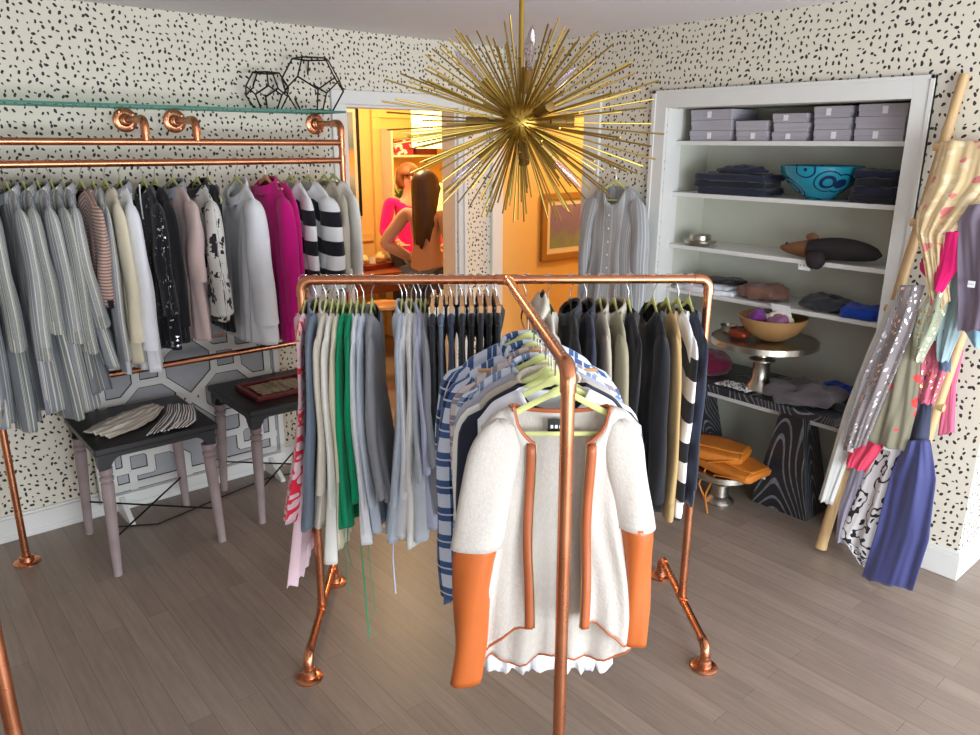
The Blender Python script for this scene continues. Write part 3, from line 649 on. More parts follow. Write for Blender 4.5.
ag(.785, 'oatmeal_jacket', 'oatmeal and white jacket behind the black edged sweater', f_oat, cat='jacket', L=.70, T=.018, slen=.56, sw=.19, collar=f_creamk, smat=f_pwhite)
ag(.825, 'black_cardigan', 'black cardigan whose edge shows around the ivory cardigan', f_navyb, cat='cardigan', L=.72, T=.014, slen=.60, sw=.186, sr=(.058, .046), send=.0)
def ruf(sg, fr): return .007*sin(sg*19)+.005*sin(sg*31+1)
ag(.86, 'ruffled_blouse', 'white blouse whose ruffled hem hangs below the ivory cardigan', f_white, cat='blouse', L=.865, T=.012, Th=.018, sleeve='none', sw=.176, hw=.165, hem=ruf, amp=.006, folds=9, K=120)
# hero cardigan
HP = arm(.93); hc = thing('leather_sleeve_cardigan', 'ivory knitted open cardigan with orange leather sleeves, frontmost on the near arm', 'cardigan', tuple(HP), AZA-.03)
def hhem(sg, fr):
    a = abs(sg)
    side = .045 if sg > 0 else -.01
    if fr: return side + (.115-side)*(1-smooth(.3, .9, a))
    return side + (-.03-side)*(1-a**3) + .012*sin(7*sg+1)*(1-a**6)
hgap = lambda t: .060 - .004*t
hk_ = dict(L=.775, sw=.180, hw=.228, cw=.172, T=.026, Th=.032, nw=.108, nf=.100, nb=.02, slope=.28, zn=-.112, folds=4, amp=.010, seed=4, K=91, R=44, gap=hgap, hem=hhem)
HG = body_grid(**hk_)
MB().grid(HG).build('body', f_hero, hc, ang=0, solid=.005)
def sleeve_h(sx, L, end, y0, k=1):
    a = dict(sx=sx, sw=.172, zs=-.128, L=L, ry=.030, lin_=True, r0=.053*k, r1=.058*k, out=.050, seed=8+sx, end=end, K=28, y0=y0)
    up_ = sleeve_grid(t0=0, t1=.455, R=20, **a); lo = dict(a); lo['r0'] = .058*k; lo['r1'] = .033*k
    MB().grid(up_, closed=True).build('knit_sleeve', f_hero, hc, ang=0, solid=.004)
    lowg = sleeve_grid(t0=.44, t1=1.0, R=24, **lo)
    low = MB().grid(lowg, closed=True).build('leather_sleeve', m_leather, hc, ang=0, solid=.003); low['label'] = 'orange leather lower sleeve'
sleeve_h(-1, .69, .03, -.02, 1.08); sleeve_h(1, .59, .015, -.01, .82)
# leather trims that follow the edges
def offn(p, k=.005): return V((p.x, p.y-k, p.z))
for side in (0, -1):
    colp = [row[side] for row in HG]; inn = [row[side+ (4 if side == 0 else -4)] for row in HG]
    st_ = []
    for p, q in zip(colp, inn):
        d_ = (q-p); d_.z *= .2; d_ = d_.normalized()*.019; st_.append([offn(p, .009), offn(p+d_*.5, .010), offn(p+d_, .009)])
    MB().grid(st_).build('front_trim', m_trim, hc, ang=0, solid=.004)['label'] = 'brown leather front edge'
    zz = [offn(p, .004) + V((.003 if side == -1 else -.003, 0, 0)) for p in colp]; MB().tube(zz, .0022, 6).build('zip', m_zip, hc)
nk = HG[0]; MB().tube([offn(p, .002) for p in nk if abs(p.x) < .112], .0052, 8).build('neck_trim', m_trim, hc)
hm = HG[-1]; MB().tube([p+V((0, 0, 0)) for p in hm], .0042, 8).build('hem_trim', m_trim, hc)
MB().box((-.026, .012, -.185), (.014, .016, -.150)).build('brand_label', m_blk, hc, smooth=False)
tl_ = MB(); [tl_.box((-.020+.010*i, .0105, -.171), (-.014+.010*i, .0115, -.163)) for i in range(3)]; tl_.build('label_print', m_tag, hc, smooth=False)
hanger(HP, AZA-.03, 'pale green hanger inside the ivory cardigan, frontmost on the near arm', 'velvet')

# ---- striped dress hung on the right wall
hp = V((3.40, 2.905, 1.70))
dm = fab('dress_stripe', (158, 162, 168), 'stripe', c2=(206, 204, 196), c3=(108, 114, 124), p=.055)
def btn(r):
    for i in range(6): MB().lathe([(.0, .003), (.006, .002), (.006, 0)], (0, 0, 0), 12).build('button', m_tag, r, loc=(.0, -.045, -.26-.075*i)).rotation_euler = (pi/2, 0, 0)
garment('striped_dress', 'grey striped linen dress hanging on the wall beside the shelves', 'dress', hp, -pi/2, dm, L=.98, T=.035, Th=.05, slen=.62, sw=.19, hw=.25, nf=.11, nb=.01, nw=.07, folds=9, amp=.014, sr=(.062, .05), extras=btn, sout=.045, hlabel='pale green hanger of the striped dress on the wall')
MB_ = MB(); MB_.tube([(XR-.001, 2.905, 1.704), (3.385, 2.905, 1.704), (3.383, 2.905, 1.716)], .004, 8)
tag(MB_.build('wall_hook', m_wire), 'small metal wall hook holding the hanger of the striped dress', 'hook')
# ------------------------------------------------------------------ chandelier
cd = ray(520, 122); cd = O + cd*(2.0/sqrt(cd.x**2+cd.y**2)); CH = cd
ch = thing('starburst_chandelier', 'brass starburst chandelier of thin spikes hanging over the central rack', 'chandelier', tuple(CH))
MB().lathe([(0, -.048)] + [(.048*sin(pi*i/14), -.048*cos(pi*i/14)) for i in range(1, 14)] + [(0, .048)], n=28).build('centre_ball', m_brass, ch)
MB().lathe([(.0, .04), (.012, .041), (.0065, .055), (.0065, CZ-CH.z-.03), (.02, CZ-CH.z-.028), (.055, CZ-CH.z-.012), (.06, CZ-CH.z-.0002)], n=20).build('hanging_rod', m_brass, ch)
sock = [RT, -RT, (RT*.1+Z*.8-fw*.5), (RT*.05-Z*.75-fw*.6), (-RT*.7+Z*.75+fw*.1), (-RT*.7-Z*.65-fw*.1), (RT*.7-Z*.65+fw*.2), (RT*.6+Z*.7+fw*.5), -fw*.9+RT*.5]
for i, d in enumerate(sock):
    d = d.normalized(); q = d.to_track_quat('Z', 'Y')
    b = MB().lathe([(.004, .03), (.004, .075), (.0125, .078), (.0125, .115), (.0135, .116), (.0135, .135), (.009, .136)], n=16); so = b.build('bulb_socket', m_brassdark, ch); so.rotation_mode = 'QUATERNION'; so.rotation_quaternion = q
    if i in (2, 4, 5, 6, 7): MB().lathe([(.008, .13), (.011, .15), (.0135, .175), (.012, .2), (.006, .225), (0, .238)], n=14).build('candle_bulb', m_bulb, so)
extra = MB(); nsp = 0; dirs = []
g = pi*(3-sqrt(5))
for i in range(232):
    z = 1-2*(i+.5)/232; r_ = sqrt(1-z*z); a = i*g
    d = V((r_*cos(a), r_*sin(a), z)) + V((rnd.uniform(-.07, .07), rnd.uniform(-.07, .07), rnd.uniform(-.07, .07))); d.normalize()
    if d.z > .93: continue
    if any(d.dot(q.normalized()) > .985 for q in sock): continue
    h = sqrt(d.x**2+d.y**2); Rr = 1/sqrt((h/.36)**2+(d.z/.25)**2)*rnd.choice((1, .97, .9, .82, .74, 1.0))
    dirs.append((Rr*abs(sqrt(max(0, 1-d.dot(fw)**2))), d, Rr))
dirs.sort(key=lambda k: -k[0])
for n_, (_, d, Rr) in enumerate(dirs):
    b = MB() if n_ < 100 else extra
    b.tube([d*.038, d*Rr], .0021, 6)
    if n_ < 100: b.build('spike', m_brass, ch)
tag(extra.build('spike', m_brass, ch), kind='stuff')

# ------------------------------------------------------------------ wire terrariums on the glass shelf
def dodeca(c, h, rz, name, label):
    ph = (1+sqrt(5))/2; vs = [V((x, y, z)) for x in (-1, 1) for y in (-1, 1) for z in (-1, 1)]
    for a in (-1/ph, 1/ph):
        for b in (-ph, ph): vs += [V((0, a, b)), V((a, b, 0)), V((b, 0, a))]
    nrm = V((0, 1, ph)).normalized()
    nrm = V((0, ph, 1)).normalized() if abs(sum(1 for v in vs if abs(v.dot(V((0, 1, ph)).normalized())-max(w.dot(V((0, 1, ph)).normalized()) for w in vs)) < 1e-4)-5) else nrm
    q = nrm.rotation_difference(V((0, 0, 1))); vs = [q @ v for v in vs]; zm = max(v.z for v in vs); s_ = h/(2*zm)
    vs = [V((v.x*s_, v.y*s_, (v.z+zm)*s_)) for v in vs]; el = 2/ph*s_
    o = MB()
    for i in range(20):
        for j in range(i):
            if abs((vs[i]-vs[j]).length-el) < el*.05: o.tube([vs[i], vs[j]], .0042, 6)
    r = o.build(name, m_iron, loc=c); r.rotation_euler.z = rz; tag(r, label, 'ornament')
tp = at(314, 108, 'y', 3.83); dodeca((tp.x, 3.83, 1.989), .255, .3, 'wire_polyhedron', 'larger black wire polyhedron on the glass shelf')
tp = at(269, 106, 'y', 3.85); dodeca((tp.x, 3.86, 1.989), .175, .9, 'wire_polyhedron', 'smaller black wire polyhedron on the glass shelf')

# ------------------------------------------------------------------ stools and fretwork screen
def stool(x0, x1, y0, y1, h, label, name='side_table'):
    cx, cy = (x0+x1)/2, (y0+y1)/2; r = thing(name, label, 'side table', (cx, cy, 0)); hx, hy = (x1-x0)/2, (y1-y0)/2
    MB().box((-hx-.012, -hy-.012, h-.028), (hx+.012, hy+.012, h)).build('table_top', m_blk, r, smooth=False, bev=.005)
    ap = MB()
    for (a, b) in (((-hx, -hy), (hx, -hy)), ((hx, -hy), (hx, hy)), ((hx, hy), (-hx, hy)), ((-hx, hy), (-hx, -hy))):
        A_, B_ = V((*a, 0)), V((*b, 0)); d = B_-A_; L = d.length; d.normalize(); nr = V((d.y, -d.x, 0)); K = 24; top = []; bot = []
        for i in range(K+1):
            s = i/K; e = min(s, 1-s)*L; z = h-.028-(.022+.050*(1-smooth(.035, .075, e)))
            top.append(A_+d*(s*L)+Z*(h-.028)); bot.append(A_+d*(s*L)+Z*z)
        P = [[p for p in top], [p for p in bot], [p-nr*.018 for p in bot], [p-nr*.018 for p in top]]; ap.grid(P)
    ap.build('apron', m_blk, r, ang=30)
    for sx in (-1, 1):
        for sy in (-1, 1):
            H = h-.10; prof = [(.019, 0), (.0185, .02), (.022, H*.35), (.026, H*.72), (.027, H*.86), (.020, H*.875), (.029, H*.89), (.029, H*.915), (.020, H*.93), (.028, H*.95), (.028, H)]
            b = MB().lathe([(rr, z) for rr, z in prof], n=14); b.v = [(v[0]+sx*.016*(1-v[2]/H), v[1]+sy*.016*(1-v[2]/H), v[2]) for v in b.v]
            b.build('leg', m_legw, r, loc=(sx*(hx-.03), sy*(hy-.03), 0), ang=25)
    for s in (-1, 1):
        MB().tube([(-(hx-.03), -s*(hy-.03), .17), (hx-.03, s*(hy-.03), .17)], .0045, 8).build('cross_brace', m_iron, r)
    return cx, cy
s1 = stool(.655, 1.15, 3.29, 3.80, .60, 'small black-topped side table with mauve turned legs, holding folded scarves')
s2 = stool(1.345, 1.86, 3.34, 3.85, .60, 'small black-topped side table with mauve turned legs, holding a red tray')
sc_ = thing('fretwork_screen', 'white fretwork fireplace screen on grey panel leaning by the left wall', 'screen', (1.255, 3.90, 0))
X0, X1, Z0, Z1 = -.475, .475, .10, .99
MB().box((X0, -.012, Z0-.01), (X1, .012, Z1+.01)).build('backing_panel', m_panel, sc_, smooth=False)
fr = MB(); [fr.box(a, b) for a, b in (((X0-.02, -.022, Z0-.03), (X1+.02, .016, Z0+.012)), ((X0-.02, -.022, Z1-.012), (X1+.02, .016, Z1+.03)), ((X0-.02, -.022, Z0+.012), (X0+.012, .016, Z1-.012)), ((X1-.012, -.022, Z0+.012), (X1+.02, .016, Z1-.012)))]
fr.build('frame', m_white, sc_, smooth=False, bev=.004)
segs = []
for pl in ([(0, 0), (.28, .28), (.28, .55), (.12, .70), (.12, .93)], [(.28, .28), (.55, .28), (.70, .12), (.93, .12)], [(.28, .55), (.5, .55), (.5, .75), (.7, .75), (.7, .93)], [(.55, .28), (.55, .5), (.75, .5), (.75, .7), (.93, .7)], [(.5, .55), (.55, .5)], [(.12, .12), (.12, .0)], [(.9, .9), (.9, .0)], [(.9, .9), (0, .9)]):
    for a, b in zip(pl, pl[1:]):
        for sx in (-1, 1):
            for sy in (-1, 1): segs.append(((a[0]*sx, a[1]*sy), (b[0]*sx, b[1]*sy)))
def strips(wd, y, nm, mt):
    b = MB()
    for a, c in segs:
        A_ = V((a[0]*.475, 0, .545+a[1]*.445)); B_ = V((c[0]*.475, 0, .545+c[1]*.445)); d = (B_-A_); L = d.length; d.normalize(); w_ = V((-d.z, 0, d.x))
        b.obox((A_+B_)/2+V((0, y, 0)), d*(L/2+wd*.5), w_*wd, V((0, .0015+.000004*(len(b.v)//8), 0)))
    b.build(nm, mt, sc_, smooth=False)
strips(.0225, -.0135, 'black_outline', m_iron); strips(.0185, -.0165, 'fretwork', m_white)
for sx in (-1, 1):
    b = MB(); x = sx*.40; b.add([(x-.012, -.17, 0), (x-.012, .03, 0), (x-.012, .03, .11), (x-.012, -.01, .11), (x-.012, -.17, .015), (x+.012, -.17, 0), (x+.012, .03, 0), (x+.012, .03, .11), (x+.012, -.01, .11), (x+.012, -.17, .015)], [(0, 1, 2, 3, 4), (9, 8, 7, 6, 5), (0, 4, 9, 5), (4, 3, 8, 9), (3, 2, 7, 8), (2, 1, 6, 7), (1, 0, 5, 6)])
    b.build('foot', m_white, sc_, smooth=False)
tag(MB().tube([(.75, 3.78, .006), (.95, 3.66, .006), (1.12, 3.70, .006), (1.3, 3.75, .006), (1.6, 3.82, .006), (1.95, 3.75, .006), (2.2, 3.85, .006)], .004, 8).build('power_cord', m_iron), 'thin black power cord lying on the floor by the side tables', 'cord')

# ------------------------------------------------------------------ soft goods on surfaces
def blob(mb, c, sx, sy, sz, e=.5, na=.01, nf=14, seed=0, n=40, m=22, rz=0, flat=True):
    P = []; sg = lambda v, p: (abs(v)**p)*(1 if v >= 0 else -1)
    for i in range(m+1):
        ph = -pi/2+pi*i/m; row = []
        for j in range(n):
            t = 2*pi*j/n; x = sx*sg(cos(ph), e)*sg(cos(t), e); y = sy*sg(cos(ph), e)*sg(sin(t), e); z = sz*sg(sin(ph), e*1.2)
            q = noise.noise(V((x*nf+seed*3.1, y*nf*1.3, z*nf+seed))); q2 = noise.noise(V((x*nf*3+seed, y*nf*3, z*nf*2)))
            q3 = .5-2*abs(noise.noise(V((x*nf*.8+seed, y*nf*.8, z*nf*.5+7)))); k = 1+(q*1.2+q2*.5+q3*.9)*na/max(.02, min(sx, sy, sz)); x *= 1+(k-1)*.5; y *= 1+(k-1)*.5; z = z*k
            if flat: z = max(z+sz, 0)
            row.append(V((x*cos(rz)-y*sin(rz), x*sin(rz)+y*cos(rz), z))+V(c))
        P.append(row)
    return mb.grid(P, closed=True)
def lump(name, label, cat, c, s, mat, group=None, **k):
    o = blob(MB(), (0, 0, 0), *s, **k).build(name, mat, loc=c, ang=0); return tag(o, label, cat, group)
# scarves on side table 1
def flatcloth(name, label, c, pts, mat, h=.018, seed=0, cat='scarf'):
    """gathered cloth lying on a surface: outline swept between two edges (offsets in metres)"""
    Lf, Rg = pts; P = []; n = 44; m = 26
    def pl(L, t):
        k = t*(len(L)-1); i = min(int(k), len(L)-2); return V(L[i]).lerp(V(L[i+1]), k-i)
    for i in range(m+1):
        a = pl(Lf, i/m); b = pl(Rg, i/m); row = []
        for j in range(n+1):
            p = a.lerp(b, j/n); z = .004+h*max(0, .45+noise.noise(V((j*.32, i*.07, seed)))*.9)*(.35+.65*sin(pi*j/n)) + h*.5*max(0, noise.noise(V((p.x*22, p.y*22, seed))))
            row.append(V((p.x, p.y, z)))
        P.append(row)
    return tag(MB().grid(P).build(name, mat, loc=c, ang=0, solid=.002), label, cat)
zt = .6005
f_cst = fab('cream_ribbed_scarf', (222, 214, 200), 'vband', c2=(200, 192, 178), p=.05); f_hb = fab('black_white_herringbone', (232, 230, 226), 'vband', c2=(52, 52, 58), p=.014)
flatcloth('scarf', 'cream pleated scarf spread on the left side table', (.86, 3.54, zt), ([(-.20, -.02), (-.12, .06), (0, .13), (.14, .17)], [(-.13, -.17), (.0, -.12), (.10, -.04), (.18, .09)]), f_cst, .022, 1)
flatcloth('scarf', 'black and white herringbone scarf spread on the left side table', (1.02, 3.50, zt), ([(-.16, -.19), (-.08, -.08), (.0, .04), (.05, .17)], [(.02, -.20), (.08, -.14), (.12, -.02), (.14, .07)]), f_hb, .012, 4)
tr = thing('wooden_tray', 'dark red wooden tray on the right side table', 'tray', (1.60, 3.57, zt))
b = MB().box((-.16, -.12, 0), (.16, .12, .008)); b.build('tray_base', m_redw, tr, smooth=False)
b = MB(); [b.box(p, q) for p, q in (((-.18, -.14, 0), (.18, -.12, .025)), ((-.18, .12, 0), (.18, .14, .025)), ((-.18, -.12, 0), (-.16, .12, .025)), ((.16, -.12, 0), (.18, .12, .025)))]; b.build('tray_rim', m_redw, tr, smooth=False, bev=.004)
flatcloth('folded_scarf', 'olive beige scarf lying in the dark red tray', (1.60, 3.57, zt+.008), ([(-.13, -.09), (-.13, .09)], [(.13, -.10), (.13, .08)]), fab('olive_beige_silk', (150, 136, 108)), .014, 2)

# ------------------------------------------------------------------ niche contents
def ny(px, py, X=3.64): return at(px, py, 'x', X).y
X_ = 3.62
cols = [(689, 731, 3, .158, 140), (735, 768, 2, .098, 140), (771, 807, 3, .128, 141), (811, 849, 3, .155, 142), (853, 905, 3, .158, 143)]
w5 = ['far left', 'short second', 'middle', 'fourth', 'far right']
for ci, (a, b_, n_, hh, yy) in enumerate(cols):
    ya, yb = ny(a, yy, 3.58), ny(b_, yy, 3.58); h1 = hh/n_
    for k in range(n_):
        j = rnd.uniform(-.006, .006); r = thing('card_box', '%s pale grey card box in the %s stack on the top shelf' % (['bottom', 'second', 'third'][k], w5[ci]), 'box', (3.70, (ya+yb)/2+j, SHZ[0]+k*h1+.0004), rnd.uniform(-.03, .03), 'pale grey card boxes on the top shelf')
        wy = (ya-yb)/2-.004
        MB().box((-.12, -wy+.003, 0), (.12, wy-.003, h1*.6)).build('box_base', m_box, r, smooth=False); MB().box((-.124, -wy, h1*.45), (.124, wy, h1-.001)).build('lid', m_box, r, smooth=False, bev=.002)
        if k % 2 == 0: MB().box((-.1255, -.012+j*3, h1*.2), (-.1242, .012+j*3, h1*.8)).build('label_sticker', m_tag, r, smooth=False)
fjean = fab('dark_indigo_denim', (34, 38, 58)); fj2 = fab('black_denim', (30, 32, 40))
def pile(px0, px1, py, z, n, mats, labels, h=.026, X=3.66, dx=.10, nm='folded_jeans', cat='folded jeans', group=None):
    ya, yb = ny(px0, py, X-.02), ny(px1, py, X-.02)
    for k in range(n):
        lump(nm, labels[k], cat, (X+rnd.uniform(-.01, .01), (ya+yb)/2+rnd.uniform(-.008, .008), z+.0005+k*h), (dx, (ya-yb)/2*rnd.uniform(.9, 1), h*.57), mats[k % len(mats)], group, e=.30, na=.007, seed=px0+k, rz=rnd.uniform(-.05, .05))
pile(701, 772, 190, SHZ[1], 3, [fjean, fj2], ['bottom folded dark jeans in the left stack beside the turquoise bowl', 'middle folded dark jeans in the left stack beside the turquoise bowl', 'third folded dark jeans in the left stack beside the turquoise bowl'], .034)
lump('crumpled_jeans', 'crumpled dark jeans with a raised end on the left denim stack', 'jeans', (3.63, ny(745, 172), SHZ[1]+.102), (.05, .14, .022), fjean, e=.9, na=.015, seed=3)
pile(857, 903, 202, SHZ[1], 4, [fj2, fjean], ['%s folded dark jeans in the stack right of the turquoise bowl' % q for q in ('bottom', 'second', 'third', 'top')], .036)
def turq():
    M = N('turquoise_glaze'); o = M.obj(); vo = M.n('ShaderNodeTexVoronoi'); vo.inputs['Scale'].default_value = 6.5; M.l(o, vo.inputs['Vector'])
    f = M.math('FRACT', M.math('MULTIPLY', vo.outputs['Distance'], 5.6)); r = M.math('GREATER_THAN', f, .55); ins = M.math('LESS_THAN', vo.outputs['Distance'], .5)
    M.col(M.mix(M.math('MULTIPLY', r, ins), lin((34, 136, 160)), lin((20, 44, 84)))); M.b.inputs['Roughness'].default_value = .12; return M.m
yb_ = ny(819, 195, 3.655); bR = .19
o = MB().lathe([(0, .0), (.06, 0), (.065, .008), (.10, .03), (.15, .075), (.185, .125), (bR, .155), (bR-.005, .158), (.178, .125), (.142, .08), (.09, .036), (0, .016)], n=48).build('turquoise_bowl', turq()); o.location = (3.655, yb_, SHZ[1]+.0005); tag(o, 'turquoise glazed bowl with dark blue ring pattern on the second shelf', 'bowl')
o = MB().lathe([(0, 0), (.05, 0), (.055, .012), (.088, .018), (.09, .03), (.06, .034), (.058, .055), (.05, .062), (.02, .066), (0, .066)], n=36).build('silver_dish', m_silver); o.location = (3.62, ny(702, 243), SHZ[2]+.0005); tag(o, 'round silver lidded dish at the left of the third shelf', 'dish')
# fish
fx = thing('fish_ornament', 'brown-headed dark fish shaped ornament on the third shelf', 'ornament', (3.60, ny(832, 255), SHZ[2]+.001))
ff = pm('dark_fur', (38, 32, 34), .8, var=.3, bscale=120, bstr=.6); fh = pm('brown_leather_head', (128, 84, 52), .5, var=.35, bscale=50, bstr=.4)
def fishsec(y0, y1, m=14, n=20):
    P = []
    for i in range(m+1):
        y = y0+(y1-y0)*i/m; s = (y+.25)/.5; r = .056*(sin(pi*min(1, max(0, s))**.8)**.6)+.004; row = []
        for j in range(n): a = 2*pi*j/n; row.append(V((r*.9*cos(a), y, .052+.010*sin(s*5)+r*sin(a)*.9)))
        P.append(row)
    return MB().grid(P, closed=True)
fishsec(-.25, .10).build('body', ff, fx, ang=0); fishsec(.095, .25).build('head', fh, fx, ang=0)
b = MB(); blob(b, (-.075, .02, -.035), .035, .045, .045, e=.9, na=.004, seed=2); b.build('hanging_fin', ff, fx, ang=0)
b = MB(); blob(b, (0, .09, .085), .012, .035, .02, e=1, na=.004, seed=5); b.build('top_fin', fh, fx, ang=0)
b = MB().lathe([(0, .004), (.005, .003), (.007, 0)], n=12); q = b.build('eye', m_blk, fx, loc=(-.032, .20, .068)); q.rotation_euler = (0, -pi/2, 0)
def ptag(c, w_, h_, label, rz=0, tilt=0, lines=True):
    r = thing('paper_tag', label, 'tag', c, rz); q = MB().box((-.0008, -w_/2, -h_), (.0008, w_/2, 0)).build('card', m_tag, r, smooth=False); q.rotation_euler.y = tilt
    if lines:
        b = MB(); [b.box((-.0014, -w_*.32+i*w_*.28, -h_*.62), (-.0009, -w_*.18+i*w_*.28, -h_*.38)) for i in range(3)]; b.build('print', m_box, q, smooth=False)
ptag((3.548, ny(805, 262, 3.55), SHZ[2]-.004), .06, .045, 'white price tag hanging below the fish shaped ornament')
# fourth shelf
pile(684, 738, 290, SHZ[3], 2, [f_white, f_lgrey], ['white folded top at the bottom left of the fourth shelf', 'pale grey folded top on the white one, fourth shelf'], .026, nm='folded_shirt', cat='folded clothes')
lump('folded_shirt', 'black folded top on the white clothes of the fourth shelf', 'folded clothes', (3.66, ny(722, 284), SHZ[3]+.053), (.09, .10, .014), f_blk, e=.7, na=.008, seed=8)
lump('folded_sweater', 'rust brown folded sweater behind the wooden bowl', 'folded clothes', (3.66, ny(762, 298), SHZ[3]+.0005), (.10, .12, .040), fab('rust_brown_wool', (122, 86, 72)), e=.75, na=.014, seed=4)
lump('folded_sweater', 'dark charcoal sweater heap beside the royal blue one', 'folded clothes', (3.66, ny(824, 312), SHZ[3]+.0005), (.10, .12, .034), f_blk2, e=.8, na=.016, seed=6)
lump('folded_sweater', 'royal blue folded sweater at the right end of the fourth shelf', 'folded clothes', (3.63, ny(862, 322), SHZ[3]+.0005), (.09, .10, .028), fab('royal_blue_wool', (22, 66, 170)), e=.7, na=.012, seed=9)
# table in front of the shelves
TZ = .61
tb = thing('grained_table', 'black grained wood table on two wedge legs below the shelves', 'table', (3.64, 2.03, 0))
MB().box((-.28, -.55, TZ-.04), (.19, .57, TZ)).build('table_top', m_black_wood, tb, smooth=False, bev=.004)
for cy in (-.27, .33):
    b = MB(); z1 = TZ-.04
    b.add([(-.175, cy-.155, 0), (.06, cy-.155, 0), (.06, cy+.155, 0), (-.175, cy+.155, 0), (-.15, cy-.055, z1), (-.02, cy-.055, z1), (-.02, cy+.055, z1), (-.15, cy+.055, z1)], [(0,3,2,1),(4,5,6,7),(0,1,5,4),(1,2,6,5),(2,3,7,6),(3,0,4,7)])
    b.build('leg', m_black_wood, tb, smooth=False, bev=.003)
ptag((3.455, 1.86, .20), .035, .05, 'white price tag on the right wedge leg of the black table', tilt=-.05)
def cake(name, label, c, R_, H, rb, Rs=None):
    o = thing(name, label, 'cake stand', c)
    MB().lathe([(0, H-.006), (R_-.01, H-.006), (R_-.006, H+.002), (R_, H), (R_+.002, H-.028), (R_-.004, H-.03), (R_-.012, H-.014), (.03, H-.014), (0, H-.014)], n=56).build('plate', m_silver, o, ang=30)
    s = H-.014
    MB().lathe([(rb, 0), (rb, .008), (rb*.9, .02), (rb*.62, s*.22), (rb*.55, s*.55), (rb*.60, s*.58), (rb*.85, s*.60), (rb*.85, s*.63), (rb*.4, s*.68), (rb*.35, s*.85), (rb*.6, s*.97), (rb*.8, s)], n=40).build('pedestal', m_silver, o, ang=30)
    return o
_c = at(759, 389, 'z', TZ); c2 = V((_c.x, _c.y, TZ+.0005)); H2 = zat(765, 338, c2.x, c2.y)-TZ
cake('silver_cake_stand', 'large round silver cake stand on the black table, carrying the wooden bowl', tuple(c2), .262, H2, .075)
c3 = V((3.33, 2.02, .0005)); H3 = zat(728, 468, c3.x, c3.y)
cake('silver_cake_stand', 'low silver cake stand on the floor carrying two tan leather bags', tuple(c3), .165, H3, .075)
pz = TZ+H2+.001
bl = at(772, 326, 'z', pz); bc = (c2.x+.0, at(773, 320, 'x', c2.x).y, pz+.0005)
o = MB().lathe([(0, 0), (.06, 0), (.07, .006), (.125, .04), (.158, .085), (.168, .118), (.163, .120), (.15, .086), (.115, .045), (.06, .014), (0, .01)], n=44).build('wooden_bowl', m_bowlw); o.location = bc; tag(o, 'brown turned wooden bowl full of scarves on the large cake stand', 'bowl')
for i, (dx, dy, sx, mt, lb) in enumerate(((-.05, .06, .06, fab('violet_silk', (110, 46, 120)), 'violet scarf in the wooden bowl'), (.0, -.03, .07, f_cream, 'cream scarf in the middle of the wooden bowl'), (.05, .03, .06, f_blk2, 'dark grey scarf at the back of the wooden bowl'), (-.06, -.06, .05, fab('plum_silk', (140, 90, 130)), 'plum scarf at the front right of the wooden bowl'))):
    lump('bundled_scarf', lb, 'scarf', (bc[0]+dx, bc[1]+dy, bc[2]+.075), (sx, sx, .032), mt, e=.9, na=.014, seed=i+20)
ptag((bc[0]-.02, bc[1]-.04, bc[2]+.185), .10, .07, 'white card standing in the wooden bowl', tilt=-.5, lines=False)
q = at(712, 322, 'z', pz); o = MB().lathe([(0, 0), (.035, 0), (.042, .03), (.045, .034), (.04, .033), (.033, .006), (0, .004)], n=30).build('small_silver_bowl', m_silver); o.location = (c2.x-.02, ny(729, 322, c2.x-.02), pz+.001); tag(o, 'small silver bowl at the left edge of the large cake stand', 'bowl')
b_ = pm('hammered_copper_red', (150, 66, 40), .4, .6, var=.3, bscale=60, bstr=.5)
o = blob(MB(), (0, 0, 0), .035, .05, .02, e=.6, na=.006, seed=3).build('copper_box', b_, loc=(c2.x-.10, ny(739, 336, c2.x-.10), pz+.001)); tag(o, 'small red copper trinket box on the large cake stand', 'box')
# clothes on the table
lump('folded_sweater', 'dark crimson sweater heap at the left of the black table', 'folded clothes', (3.55, ny(706, 372, 3.55), TZ+.0005), (.11, .13, .065), fab('crimson_knit', (96, 14, 44)), e=.75, na=.014, seed=12)
flatcloth('printed_scarf', 'black and white printed scarf beside the large cake stand foot', (3.43, ny(737, 378, 3.43), TZ+.0005), ([(-.05, .10), (.06, .09)], [(-.05, -.09), (.06, -.10)]), fab('black_white_swirl', (230, 230, 230), 'vein', c2=(40, 40, 46), p=.03), .014, 3)
lump('folded_sweater', 'grey-brown sweater heap hanging over the black table front', 'folded clothes', (3.50, ny(806, 392, 3.50), TZ+.0005), (.15, .17, .045), fab('mauve_grey_knit', (98, 90, 94), 'knit'), e=.8, na=.02, seed=14)
lump('folded_sweater', 'bright blue sweater behind the grey-brown heap on the table', 'folded clothes', (3.72, ny(842, 382, 3.7), TZ+.0005), (.07, .10, .03), fab('royal_blue_wool', (22, 66, 170)), e=.7, na=.012, seed=15)
lump('folded_sweater', 'black sweater at the right end of the black table', 'folded clothes', (3.56, ny(848, 405, 3.56), TZ+.0005), (.10, .07, .022), f_blk, e=.7, na=.01, seed=16)
